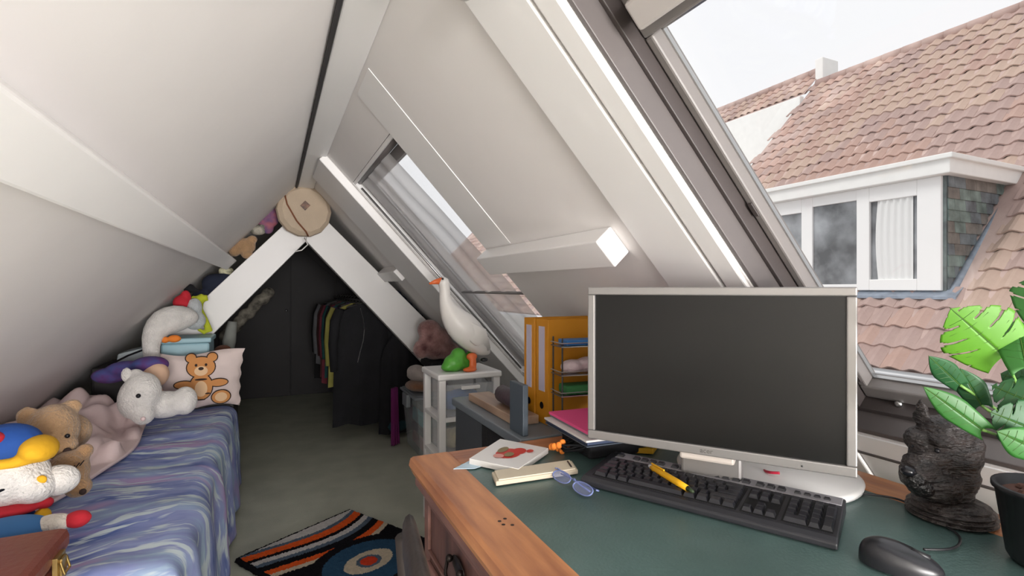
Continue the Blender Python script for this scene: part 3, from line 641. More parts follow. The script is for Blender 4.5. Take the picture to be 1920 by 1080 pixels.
# bits on left of closet
c = at_y(455, 592, 4.5); o = MB()
for k in range(7): q = c+V((.05*k-.12, .0, .055*k-.15)); o.ball(q, (.05+.015*(k % 2), .06, .045), 10, 7)
tag(o.build('dark_garland', mat('dark_mottled_cloth', '#38332e', .9, var=.6, vscale=20, col2='#6f6a60'), None, True, remesh=.012), 'dark mottled cloth bundle along the left side of the closet opening', 'bundle')
c = at_y(430, 640, 4.15); o = MB(); o.loft([c+V((-.02, 0, -.14)), c+V((0, 0, 0)), c+V((.02, 0, .14))], [.03, .045, .03], 10)
tag(o.build('grey_scarf', mat('grey_wool', '#8b8d88', .9, var=.2), None, True), 'pale grey scarf hanging beside the chest in the closet opening', 'scarf')
c = at_y(418, 657, 3.80); o = MB().ball(c, (.05, .05, .035)); tag(o.build('brown_pouch', mat('brown_leather', '#7a4b38', .6), None, True), 'small brown pouch at the right end of the chest', 'pouch')
# ------------------------------------------------------------------ right storage
M_clear = glass_mat('clear_plastic', opacity=.22, ocol=(.75, .8, .82, 1), rough=.1)
t = thing('clear_storage_box', 'clear plastic storage box with teal and pink contents on the floor', 'storage box', (1.07, 3.7, 0))
m = MB()
bx = (.90, 1.23, 3.50, 3.93)
def tub(m, a, z0, z1, tp, th=.006):
    x0, x1, y0, y1 = a
    m.hexa([(x0+tp, y0+tp, z0), (x1-tp, y0+tp, z0), (x1-tp, y1-tp, z0), (x0+tp, y1-tp, z0), (x0+tp, y0+tp, z0+th), (x1-tp, y0+tp, z0+th), (x1-tp, y1-tp, z0+th), (x0+tp, y1-tp, z0+th)])
    for (ax, ay, bx_, by) in ((x0, y0, x1, y0), (x1, y0, x1, y1), (x1, y1, x0, y1), (x0, y1, x0, y0)):
        cx, cy = (x0+x1)/2, (y0+y1)/2
        def ins(x, y, d): return (x+(d if x < cx else -d), y+(d if y < cy else -d))
        p = [(*ins(ax, ay, tp), z0), (*ins(bx_, by, tp), z0), (*ins(bx_, by, tp+th), z0), (*ins(ax, ay, tp+th), z0), (ax, ay, z1), (bx_, by, z1), (*ins(bx_, by, th), z1), (*ins(ax, ay, th), z1)]
        m.hexa(p)
tub(m, bx, .012, .42, .035); m.build('tub', M_clear, t)
m = MB().box(.885, 1.245, 3.485, 3.945, .42, .438); m.box(.90, 1.23, 3.5, 3.93, .438, .446); m.build('lid', mat('grey_lid', '#8c9298', .4), t, bevel=.004)
MB().box(.865, .897, 3.65, 3.78, .34, .43).build('latch', mat('grey_lid', '#8c9298'), t, bevel=.004)
for nme, z0, z1, hx in (('folded_cloth', .03, .12, '#c79a94'), ('folded_cloth', .125, .19, '#3a3440'), ('folded_cloth', .195, .30, '#4bb1bb'), ('folded_cloth', .305, .36, '#5f6f78')):
    o = MB().box(.96, 1.17, 3.56, 3.87, z0, z1).build(nme, mat('cloth_'+hx[1:], hx, .9, bump=.3), None, bevel=.02)
    tag(o, {'#c79a94': 'dusty pink folded cloth at the bottom of the clear box', '#3a3440': 'dark folded cloth in the clear box above the pink one', '#4bb1bb': 'turquoise folded cloth in the clear box', '#5f6f78': 'blue-grey folded cloth at the top of the clear box'}[hx], 'cloth')
c = V((.84, 3.88, .22)); m = MB()
m.grid(lambda u, v: c+V((-.03+.05*u*(1+.3*v), .06*u+.02*math.sin(u*18), .22-.43*v)), 20, 12); tag(m.build('magenta_cloth', mat('magenta_cloth', '#6f1f5e', .9), None, True, solid=.012), 'magenta cloth hanging down beside the clear storage box', 'cloth')
t = thing('brown_blanket', 'folded brown and white blanket on the clear storage box', 'blanket', (1.05, 3.7, .45))
blob('brown_fold', [((1.02, 3.68, .49), (.16, .17, .045)), ((.93, 3.62, .50), (.07, .09, .04))], mat('rust_wool', '#8c644c', **FUR), t, .012)
blob('white_fold', [((.98, 3.66, .57), (.11, .13, .05)), ((.93, 3.62, .60), (.07, .08, .05)), ((1.06, 3.7, .56), (.1, .12, .04))], mat('off_white_wool', '#b7aba6', **FUR), t, .012)
t = thing('black_tray', 'flat black case under the maroon fur cushion', 'case', (1.12, 3.62, .61))
MB().box(1.0, 1.30, 3.50, 3.78, .625, .675).build('body', M_blk_c, t, bevel=.015)
t = thing('fur_cushion', 'maroon and pink furry cushion leaning behind the white goose', 'cushion', (1.12, 3.6, .8))
blob('body', [((1.07, 3.62, .80), (.13, .09, .125)), ((1.02, 3.6, .90), (.09, .07, .075)), ((1.16, 3.62, .74), (.10, .08, .07)), ((.96, 3.6, .76), (.06, .06, .07))], mat('maroon_fur', '#7d4a4c', .95, var=.35, vscale=14, bump=1, bscale=90, col2='#a8807c', sheen=.5), t, .014)
c = at_y(772, 566, 4.12); m = MB(); [m.ball(c+V((k*.045-.04, 0, -k*.047-.04)), (.05, .07, .045)) for k in range(-2, 3)]
tag(m.build('navy_jumper', M_navy, None, True, remesh=.012), 'navy jumper stuffed between the right A frame beam and the slope', 'jumper')
# white drawer tower
M_frost = glass_mat('frosted_plastic', opacity=.2, ocol=(.82, .84, .86, 1), rough=.15)
TX, TY, TW, TD, TH_ = .715, 2.35, .315, .29, .787
t = thing('drawer_tower', 'white plastic drawer tower with clear drawers under the white goose', 'drawer unit', (TX+TW/2, TY+TD/2, 0))
m = MB(); p_ = .034
for x in (TX, TX+TW-p_):
    for y in (TY, TY+TD-p_): m.box(x, x+p_, y, y+p_, .0, TH_-.03)
m.build('posts', M_whitep, t, bevel=.004)
MB().box(TX-.008, TX+TW+.008, TY-.008, TY+TD+.008, TH_-.03, TH_).build('top', M_whitep, t, bevel=.008)
zs = [TH_-.21, TH_-.40, TH_-.59, .02]
for z in zs: MB().box(TX+.001, TX+TW-.001, TY+.001, TY+TD-.001, z-.022, z).build('shelf_rail', M_whitep, t, bevel=.003)
cont = ['#3a78c4', '#c9b98a', '#3f5266', '#b4a3ad']
for k, z in enumerate(zs):
    z1 = (TH_-.034 if k == 0 else zs[k-1]-.026); m = MB(); tub(m, (TX+p_+.002, TX+TW-p_-.002, TY+.004, TY+TD-.01), z+.003, z1-.02, .004, .003)
    d_ = m.build('drawer', M_frost, t); MB().box(TX+TW*.35, TX+TW*.65, TY-.012, TY+.004, z1-.045, z1-.028).build('handle', M_whitep, d_, bevel=.003)
    o = MB(); o.ball((TX+.10, TY+.13, z+.055), (.055, .09, .045)); o.ball((TX+.19, TY+.13, z+.06), (.06, .09, .05)); o.ball((TX+.15, TY+.1, z+.085), (.08, .06, .03))
    o = o.build('stored_cloth', mat('stored_'+cont[k][1:], cont[k], .9, var=.35, vscale=25, bump=.3), None, True, remesh=.008); tag(o, ['blue', 'sand coloured', 'dark slate blue', 'mauve'][k]+' cloth inside the '+['top', 'second', 'third', 'lowest'][k]+' clear drawer of the white tower', 'cloth')
# white goose statue
G = V((TX+.155, TY+.09, TH_))
t = thing('goose_statue', 'white goose statue with orange beak standing on the white drawer tower', 'statue', G)
M_gw = mat('glazed_white', '#e8e4df', .35, var=.04, vscale=9); M_go = mat('glazed_orange', '#dd6b35', .4); M_gg = mat('glazed_green', '#4f9a34', .4, var=.2, vscale=14, bump=.3, bscale=20)
m = MB(); sc = 1.0
gp = [(.145, .01, .075), (.12, .0, .088), (.08, 0, .122), (.03, 0, .185), (-.03, 0, .235), (-.075, 0, .29), (-.095, 0, .34), (-.10, 0, .385), (-.10, 0, .42), (-.105, 0, .445), (-.125, 0, .455)]
gr = [.006, .03, .062, .082, .078, .052, .033, .026, .027, .033, .02]
m.loft([G+V(q)*sc for q in gp], [(r*1.0*sc, r*sc) for r in gr], 20, up=V((0, 1, 0))); m.build('body', M_gw, t, True, sub=1)
m = MB(); q = G+V((-.125, 0, .448))*sc; m.loft([q+V((.01, 0, 0)), q+V((-.025, -.003, -.005)), q+V((-.055, -.006, -.014))], [(.014, .019), (.011, .012), (.003, .004)], 10); m.build('beak', M_go, t, True)
for s in (-1, 1): MB().ball(G+V((-.118, s*.026, .458))*sc, .0055, 8, 6).build('eye', M_bk, t, True)
for s in (-1, 1): m = MB(); m.loft([G+V((-.03, s*.062, .23))*sc, G+V((.06, s*.068, .17))*sc, G+V((.125, s*.03, .10))*sc], [(.008, .035), (.012, .05), (.004, .012)], 12); m.build('wing', M_gw, t, True)
blob('green_base', off(G, ((-.055, -.01, .04), (.055, .05, .045)), ((-.03, 0, .075), (.04, .04, .04)), ((-.09, -.01, .022), (.032, .04, .022)), ((.0, .01, .04), (.05, .045, .045)), ((.045, .02, .05), (.03, .03, .05))), M_gg, t, .007)
blob('foot', off(G, ((.03, -.05, .035), (.02, .014, .038)), ((.01, -.06, .01), (.038, .025, .012)), ((.03, -.035, .07), (.03, .02, .02))), M_go, t, .005)
blob('tail_tip', off(G, ((.11, .0, .045), (.022, .016, .012))), M_bk, t, .005)
# rug
e1 = V((.86, .51, 0)); e2 = V((.51, -.86, 0)); O = V((-.152, 2.53, .0))
cols = [mat('rug_'+n, h, .95, bump=.8, bscale=400, spec=.05, var=.12, vscale=60) for n, h in (('black', '#1b1a1e'), ('orange', '#e8602a'), ('grey', '#cfcac6'), ('slate', '#5d6c7d'), ('blue', '#33536e'), ('cream', '#cfc0a8'), ('red', '#d6452a'))]
def rug_c(u, v):
    if u < .02 or v < .012: return 0
    x = u*.605; y = v*1.05; dx = x-.315; dy = y-.50
    r1 = math.hypot(dx/.036, dy/.036); r2 = math.hypot(dx/.115, dy/.08); r0 = math.hypot(dx/.055, dy/.05)
    if r1 < 1: return 6
    if r0 < 1: return 3
    if r2 < 1: return 5
    if math.hypot(dx/.20, dy/.17) < 1: return 4
    if math.hypot(dx/.27, dy/.215) < 1: return 0
    s = (y if y < .5 else 1.0-y); s = s+.10*(x-.3)**2*4-.07*math.sin(x*5)*(x/.6)
    k = [(.05, 2), (.075, 3), (.125, 1), (.15, 0), (.185, 2), (.215, 3), (.26, 0), (.30, 1), (.33, 5), (9, 0)]
    for a, b in k:
        if s+.02 < a+.03*x: return b
    return 0
def rug_p(u, v):
    ed = min(u, 1-u, v, 1-v)
    return O+e1*(u*.605+.004*noise.noise(V((v*30, 0, 0))))+e2*(v*1.05)+V((0, 0, .004+(.018 if ed > .004 else 0)+random.uniform(-.002, .002)))
tag(MB().grid(rug_p, 150, 230, cm=rug_c).build('rug', cols, None, True, fix=False, solid=.004), 'tufted rug with orange, black and blue stripes and an eye shape', 'rug')
# ------------------------------------------------------------------ desk
ZD = .78
def wood(name, c1, c2, sc, rough=.4):
    return mat(name, c1, rough, var=.12, vscale=3.5, bump=.12, bscale=9, stretch=sc, col2=c2)
M_top = wood('worn_orange_wood', '#a4694a', '#c4885c', (9, 1.2, 9), .38); M_top2 = wood('worn_orange_wood_cross', '#9c6147', '#b87c58', (1.2, 9, 9), .38)
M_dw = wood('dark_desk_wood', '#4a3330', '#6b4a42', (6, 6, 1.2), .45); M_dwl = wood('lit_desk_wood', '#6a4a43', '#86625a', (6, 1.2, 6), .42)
M_leather = mat('green_leather', '#445a57', .36, var=.08, vscale=4, bump=.10, bscale=180, col2='#586f6c')
DX0, DX1, DY0, DY1 = .305, 1.225, -.45, 1.262
t = thing('writing_desk', 'antique wooden desk with a green leather writing surface and drawers', 'desk', (.76, .4, 0))
m = MB().prism([(DX0+.012, ZD-.045), (DX0, ZD-.02), (DX0+.004, ZD-.004), (DX0+.012, ZD), (.405, ZD), (.405, ZD-.045)], DY0, DY1-.001, 'y'); m.build('top_border', M_top, t)
MB().box(1.12, DX1, DY0, DY1-.001, ZD-.045, ZD).build('top_border', M_top, t, bevel=.005)
MB().box(.4055, 1.1195, 1.165, DY1, ZD-.045, ZD-.0003).build('top_border', M_top2, t, bevel=.004)
MB().box(.4055, 1.1195, DY0, DY0+.1, ZD-.045, ZD-.0003).build('top_border', M_top2, t, bevel=.004)
MB().box(.4055, 1.1195, DY0+.1005, 1.1645, ZD-.04, ZD-.0018).build('leather_inset', M_leather, t)
m = MB()
for y in (.83, .845, .822, .85): m.lathe([(.0035, -.001), (.0035, .0004)], (.377+.008*math.sin(y*400), y, ZD), 10)
m.build('ink_spots', M_bearo, t)
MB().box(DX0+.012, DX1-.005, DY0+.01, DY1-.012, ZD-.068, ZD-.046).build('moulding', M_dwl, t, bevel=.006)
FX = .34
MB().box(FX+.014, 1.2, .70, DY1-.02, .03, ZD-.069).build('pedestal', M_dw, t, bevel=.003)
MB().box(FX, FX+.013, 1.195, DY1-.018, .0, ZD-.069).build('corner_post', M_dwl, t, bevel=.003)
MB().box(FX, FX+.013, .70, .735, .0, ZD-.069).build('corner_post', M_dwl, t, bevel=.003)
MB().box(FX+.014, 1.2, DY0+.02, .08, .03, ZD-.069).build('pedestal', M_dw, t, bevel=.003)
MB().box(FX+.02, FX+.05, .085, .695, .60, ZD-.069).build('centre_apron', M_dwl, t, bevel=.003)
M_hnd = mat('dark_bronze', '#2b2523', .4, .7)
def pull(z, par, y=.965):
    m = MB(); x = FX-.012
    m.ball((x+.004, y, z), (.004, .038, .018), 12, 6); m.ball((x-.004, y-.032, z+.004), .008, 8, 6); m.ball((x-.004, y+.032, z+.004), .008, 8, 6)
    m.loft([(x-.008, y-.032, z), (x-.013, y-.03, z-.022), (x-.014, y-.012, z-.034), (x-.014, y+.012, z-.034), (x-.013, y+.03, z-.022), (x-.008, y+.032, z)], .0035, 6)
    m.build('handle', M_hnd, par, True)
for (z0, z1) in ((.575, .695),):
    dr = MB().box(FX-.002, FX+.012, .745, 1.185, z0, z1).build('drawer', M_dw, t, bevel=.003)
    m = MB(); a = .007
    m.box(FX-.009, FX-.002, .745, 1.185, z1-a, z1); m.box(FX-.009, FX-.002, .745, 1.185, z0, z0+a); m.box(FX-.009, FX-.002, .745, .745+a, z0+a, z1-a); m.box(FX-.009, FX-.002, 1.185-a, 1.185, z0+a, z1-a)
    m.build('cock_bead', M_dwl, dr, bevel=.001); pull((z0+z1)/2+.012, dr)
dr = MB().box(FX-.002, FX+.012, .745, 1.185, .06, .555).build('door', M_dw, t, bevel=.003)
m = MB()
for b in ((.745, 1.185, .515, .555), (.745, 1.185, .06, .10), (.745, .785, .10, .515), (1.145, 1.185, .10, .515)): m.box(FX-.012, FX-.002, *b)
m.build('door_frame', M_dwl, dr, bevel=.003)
# chair
t = thing('wooden_chair', 'dark weathered wooden chair pulled up beside the desk drawers', 'chair', (.12, .45, 0))
M_ch = wood('grey_brown_wood', '#1f1a19', '#322a27', (5, 5, 1.5), .5)
m = MB(); m.loft([(.168, .70, .850), (.162, .665, .878), (.15, .60, .886), (.135, .5, .884), (.11, .40, .90), (.115, .3, .90), (.155, .13, .89), (.165, .10, .86)], [(.007, .016), (.010, .024), (.012, .026), (.013, .028), (.013, .028), (.013, .028), (.012, .024), (.007, .016)], 12)
m.build('crest_rail', M_ch, t, True)
for y in (.655, .145): m = MB(); m.loft([(.155, y, .88), (.17, y, .7), (.18, y, .46), (.15, y, .2), (.12, y, 0)], [(.016, .014), (.018, .016), (.02, .018), (.018, .016), (.014, .014)], 10); m.build('leg', M_ch, t, True)
for y in (.62, .18): m = MB(); m.loft([(.56, y, .43), (.57, y, .2), (.57, y, 0)], [.02, .018, .014], 10); m.build('leg', M_ch, t, True)
for y in (.3, .4, .5): m = MB(); m.loft([(.12, y, .89), (.16, y, .7), (.18, y, .46)], [(.008, .014)]*3, 8); m.build('slat', M_ch, t, True)
MB().box(.17, .58, .16, .65, .43, .455).build('seat', M_ch, t, bevel=.01); MB().box(.19, .56, .18, .63, .456, .495).build('seat_cushion', M_blk_c, t, bevel=.015)
# ------------------------------------------------------------------ monitor
A = V((.6487, .9495, 0)); B = V((.9207, .5738, 0)); ex = (B-A).normalized(); nrm = V((ex.y, -ex.x, 0)); nrm = nrm if nrm.y < 0 else -nrm
MT = Matrix(((ex.x, -nrm.x, 0, (A.x+B.x)/2), (ex.y, -nrm.y, 0, (A.y+B.y)/2), (0, 0, 1, 0), (0, 0, 0, 1)))   # local x right, y away from viewer
t = thing('computer_monitor', 'large silver framed monitor with a dark blank screen on the desk', 'monitor', (.93, .87, ZD))
M_silver = mat('silver_plastic', '#8b8886', .35, .5); M_scr = mat('screen_glass', '#090909', .30, spec=.38, var=.02)
W2 = .2330; z0s, z1s = .8857, 1.1851
m = MB(); fw = .0163; ft = .0167; fb = .019
for b in ((-W2-fw, W2+fw, z1s, z1s+ft), (-W2-fw, W2+fw, z0s-fb, z0s), (-W2-fw, -W2, z0s, z1s), (W2, W2+fw, z0s, z1s)): m.box(b[0], b[1], -.008, .012, b[2], b[3], M=MT)
m.build('bezel', M_silver, t, bevel=.0025)
MB().box(-W2, W2, -.001, .006, z0s, z1s, M=MT).build('screen', M_scr, t)
MB().box(-W2-fw+.004, W2+fw-.004, .0125, .045, z0s-fb+.004, z1s+ft-.004, M=MT).build('back_shell', M_silver, t, bevel=.01)
MB().box(-.06, .06, .045, .075, ZD+.017, 1.05, M=MT).build('neck', M_silver, t, bevel=.006)
MB().box(-.055, .05, .004, .044, z0s-fb-.016, z0s-fb-.001, M=MT).build('neck_cover', mat('pale_silver', '#b9b0a8', .4), t, bevel=.005)
MB().lathe([(.17, .0), (.188, .002), (.19, .010), (.182, .0145), (.02, .016)], (1.015, .815, ZD), 64).build('stand_base', M_whitep, t, True)
cu_ = bpy.data.curves.new('logo', 'FONT'); cu_.body = 'acer'; cu_.size = .014; cu_.align_x = 'CENTER'; cu_.extrude = .0003
tmp = bpy.data.objects.new('tmp', cu_); COL.objects.link(tmp); dg = bpy.context.evaluated_depsgraph_get(); me = bpy.data.meshes.new_from_object(tmp.evaluated_get(dg)); bpy.data.objects.remove(tmp)
me.materials.append(mat('logo_grey', '#5b5855', .4)); lo = bpy.data.objects.new('logo', me); COL.objects.link(lo); lo.parent = t; lo.matrix_parent_inverse = t.matrix_basis.inverted()
me.transform(MT@Matrix.Translation((0, -.0085, z0s-fb+.006))@Matrix.Rotation(R(90), 4, 'X'))
m = MB(); m.ball(MT@V((.165, -.0085, z0s-.011)), .0016, 8, 6); m.build('power_light', M_bk, t)
# ------------------------------------------------------------------ keyboard
kx = V((.472, -.882, 0)); ky = V((.882, .472, 0)); KO = V((.594, .930, ZD))
KM = Matrix(((kx.x, ky.x, 0, KO.x), (kx.y, ky.y, 0, KO.y), (0, 0, 1, KO.z), (0, 0, 0, 1)))
KW, KD = .466, .170
t = thing('keyboard', 'black and grey full size keyboard lying in front of the monitor', 'keyboard', KO)
m = MB().prism([(0, .001), (0, .012), (.012, .018), (.155, .030), (KD, .028), (KD, .001)], 0, KW, 'x', M=KM); m.build('body', mat('keyboard_black', '#29292d', .4), t, bevel=.003)
def kz(y): return .018+(y-.012)*.012/.143
m = MB().hexa([KM@V(q) for q in ((.02, .128, kz(.128)), (KW-.004, .128, kz(.128)), (KW-.004, .1615, kz(.155)-.001), (.02, .1615, kz(.155)-.001), (.02, .128, kz(.128)+.0022), (KW-.004, .128, kz(.128)+.0022), (KW-.004, .1615, kz(.155)+.0018), (.02, .1615, kz(.155)+.0018))])
m.build('function_panel', mat('grey_plastic', '#8d8b90', .4), t, bevel=.001)
m = MB()
for (xa, xb) in ((.018, .018+.290), (.314, .314+.060), (.381, .458)): m.hexa([KM@V(q) for q in ((xa, .020, kz(.020)-.001), (xb, .020, kz(.020)-.001), (xb, .119, kz(.119)-.001), (xa, .119, kz(.119)-.001), (xa, .020, kz(.020)+.0008), (xb, .020, kz(.020)+.0008), (xb, .119, kz(.119)+.0008), (xa, .119, kz(.119)+.0008))])
m.build('key_well', mat('deep_black', '#08080a', .6), t)  # black plates paint in the darkness between the keys
M_key = mat('key_plastic', '#232328', .28)
kmesh = {}
def key(x, y, w, d=.0155, hgt=.0075):
    k = (round(w, 4), round(d, 4))
    if k not in kmesh:
        a = .0026; m = MB().hexa([(0, 0, 0), (w, 0, 0), (w, d, 0), (0, d, 0), (a, a, hgt), (w-a, a, hgt), (w-a, d-a*.8, hgt+.0008), (a, d-a*.8, hgt+.0008)]); me = m.mesh('key'); me.materials.append(M_key); kmesh[k] = me
    o = bpy.data.objects.new('key', kmesh[k]); COL.objects.link(o); o.parent = t
    o.matrix_parent_inverse = t.matrix_basis.inverted(); o.matrix_basis = KM@Matrix.Translation((x, y, kz(y)+.0004))@Matrix.Rotation(.084, 4, 'X')
U = .019; gx = .0163; x0 = .022; yy0 = .024
rows = [[1.5, 1.25, 1.25, 6.0, 1.25, 1.25, 1.25, 1.25], [1.25]+[1]*11+[2.75], [1.75]+[1]*11+[2.25], [1.5]+[1]*12+[1.5], [1]*13+[2]]
for r_, row in enumerate(rows):
    x = x0
    for w in row: key(x, yy0+r_*.0185, U*w-(U-gx)); x += U*w
nx = x0+15*U+.010
for r_ in (0,):
    for k in range(3): key(nx+k*U, yy0, gx)
key(nx+U, yy0+.0185, gx)
for r_ in (3, 4):
    for k in range(3): key(nx+k*U, yy0+r_*.0185, gx)
px_ = nx+3*U+.010
for r_ in range(5):
    for k in range(3):
        if r_ == 0:
            if k == 0: key(px_, yy0, 2*U-(U-gx))
            if k == 2: key(px_+2*U, yy0, gx)
        else: key(px_+k*U, yy0+r_*.0185, gx)
key(px_+3*U, yy0, gx, .035); key(px_+3*U, yy0+.037, gx, .035); key(px_+3*U, yy0+.074, gx)
for g0, cnt in ((x0, 1), (x0+2*U, 4), (x0+6.6*U, 4), (x0+11.2*U, 4), (nx, 3)):
    for k in range(cnt): key(g0+k*U, .1335, gx, .014, .0055)
for k in range(4): key(px_+k*.016, .136, .013, .010, .004)
# ------------------------------------------------------------------ things on the desk
q = at_z(1222, 876, ZD+.034); r2 = at_z(1300, 922, ZD+.034)
t = thing('yellow_pen', 'yellow ballpoint pen lying across the keyboard', 'pen', (q+r2)/2)
d_ = (r2-q).normalized(); m = MB(); m.loft([q+d_*.0, q+d_*.004, q+d_*.09, q+(r2-q)*.88], [.005, .0068, .0068, .0055], 14); m.build('barrel', mat('yellow_plastic', '#e8ae1c', .35), t, True)
m = MB(); m.loft([q+(r2-q)*.882, r2], [.0054, .0025], 12); m.build('tip', mat('green_black_plastic', '#2c3a22', .4), t, True)
m = MB(); m.loft([q-d_*.008, q-d_*.0005], .0042, 10); m.build('button', mat('light_grey_plastic', '#c9cbd2', .35), t, True)
m = MB(); m.loft([q+V((0, 0, .0085)), q+d_*.045+V((0, 0, .0085))], .0018, 6); m.build('clip', mat('yellow_plastic', '#e8ae1c'), t)
# mouse
mc = at_z(1688, 1052, ZD+.012); mdir = R(-118)
t = thing('computer_mouse', 'black computer mouse at the bottom right of the desk', 'mouse', V((mc.x, mc.y, ZD)), R(-62), W=False)
def mouse(u, v):
    a = u*2*math.pi; f_ = v
    x = .052*math.cos(a); y = .031*math.sin(a)*(1-.12*math.cos(a)); h = .036*(1-.28*(x*(1-f_**2.6)**.5/.052))
    return V((x*(1-f_**2.6)**.5 if f_ < 1 else 0, y*(1-f_**2.6)**.5 if f_ < 1 else 0, .002+h*f_**.8))
MB().grid(mouse, 40, 16).build('body', mat('glossy_black', '#26262a', .28), t, True)
m = MB(); m.loft([(.012, 0, .0335), (.034, 0, .026)], (.0035, .005), 10); m.build('scroll_wheel', M_black, t, True)
pts = [at_z(*p_, ZD+.003) for p_ in ((1732, 1030), (1775, 1030), (1797, 1022), (1798, 1005), (1770, 985), (1730, 962), (1690, 938), (1640, 928), (1600, 925))]
def spline(P, n=8):
    out = []
    for i in range(len(P)-1):
        p0, p1, p2, p3 = P[max(i-1, 0)], P[i], P[i+1], P[min(i+2, len(P)-1)]
        for k in range(n):
            s = k/n; out.append(.5*((2*p1)+(-p0+p2)*s+(2*p0-5*p1+4*p2-p3)*s*s+(-p0+3*p1-3*p2+p3)*s**3))
    return out+[P[-1]]
m = MB(); m.loft(spline(pts), .0021, 8); tag(m.build('mouse_cable', M_black, None, True), 'thin black cable curving from the mouse toward the monitor', 'cable')
# dog bust
c = V((1.118, .528, ZD))
t = thing('dog_bust', 'black carved terrier head on a round coiled base beside the plant', 'statue', c)
M_dog = mat('black_carved_resin', '#1f1a19', .42, var=.35, vscale=30, bump=1, bscale=70, stretch=(1, 1, 3.0), col2='#332c2a')
fx = V((c.x, c.y, 0)).normalized(); side = V((fx.y, -fx.x, 0))      # side = image right
def D_(a, b, z): return c+side*a-fx*b+V((0, 0, z+.008))              # a right, b toward camera
fm = MB()
for (p_, r_) in ((D_(.012, -.006, .142), (.048, .045, .034)), (D_(.020, -.010, .105), .046), (D_(.024, -.010, .066), .038), (D_(.024, -.008, .036), .030), (D_(-.010, .022, .105), .034),
                 (D_(-.024, .046, .086), .030), (D_(-.030, .058, .074), .027), (D_(-.022, .044, .060), .028), (D_(-.002, .040, .058), .030), (D_(.010, .026, .05), .028), (D_(-.030, .03, .135), (.018, .018, .012)), (D_(.008, .038, .138), (.022, .018, .012)), (D_(.046, -.004, .128), .022), (D_(-.030, .004, .128), .022)):
    fm.ball(p_, r_, 14, 9)
for a_, b_ in ((-.022, .0), (.040, -.006)):
    fm.loft([D_(a_, b_, .160), D_(a_-.001, b_, .182), D_(a_-.002, b_+.002, .204)], [(.018, .012), (.012, .008), (.003, .003)], 10)
o = fm.build('head', M_dog, t, True, remesh=.0040)
tx = bpy.data.textures.new('fur_strands', 'CLOUDS'); tx.noise_scale = .010; dm = o.modifiers.new('disp', 'DISPLACE'); dm.texture = tx; dm.strength = .006; dm.texture_coords = 'LOCAL'
MB().ball(D_(-.040, .083, .086), (.012, .012, .009)).build('nose', M_bk, t, True)
for a_, b_ in ((-.033, .038), (-.000, .050)): MB().ball(D_(a_, b_, .122), .0045).build('eye', M_bk, t, True)
blob('muzzle', [(D_(-.031, .069, .070), (.023, .02, .020)), (D_(-.018, .058, .056), (.026, .02, .018))], mat('dark_muzzle', '#100d0d', .35, bump=1, bscale=90), t, .004)
m = MB(); m.lathe([(.060, .0), (.067, .004), (.063, .008), (.067, .012), (.062, .016), (.065, .020), (.058, .024), (.058, .028), (.046, .034)], c+side*.018, 40); m.build('coiled_base', M_dog, t)
# plant
pc = V((1.068, .352, ZD))
t = thing('monstera_plant', 'artificial monstera plant in a black pot at the right edge of the desk', 'plant', pc)
MB().lathe([(.05, 0), (.056, .01), (.069, .108), (.073, .109), (.073, .116), (.067, .116), (.064, .100), (.02, .098)], pc, 32).build('pot', M_black, t, True)
sm = MB()
for k in range(40): a_ = random.random()*6.28; r_ = .055*random.random()**.5; sm.ball(pc+V((r_*math.cos(a_), r_*math.sin(a_), .104)), (.009, .009, .006), 6, 4)
sm.lathe([(.063, .098), (.063, .102)], pc, 20); tag(sm.build('soil', mat('brown_soil', '#5b3f36', .95, var=.3, vscale=60), t), kind='stuff')
M_lb = mat('bright_green_leaf', '#4c8018', .55, var=.12, vscale=12); M_lm = mat('mid_green_leaf', '#2c6624', .5, var=.2, vscale=14); M_ld = mat('dark_green_leaf', '#1f4d27', .5, var=.25, vscale=14); M_vein = mat('leaf_vein', '#31520f', .5)
M_stem = mat('green_stem', '#6f9a4a', .45)
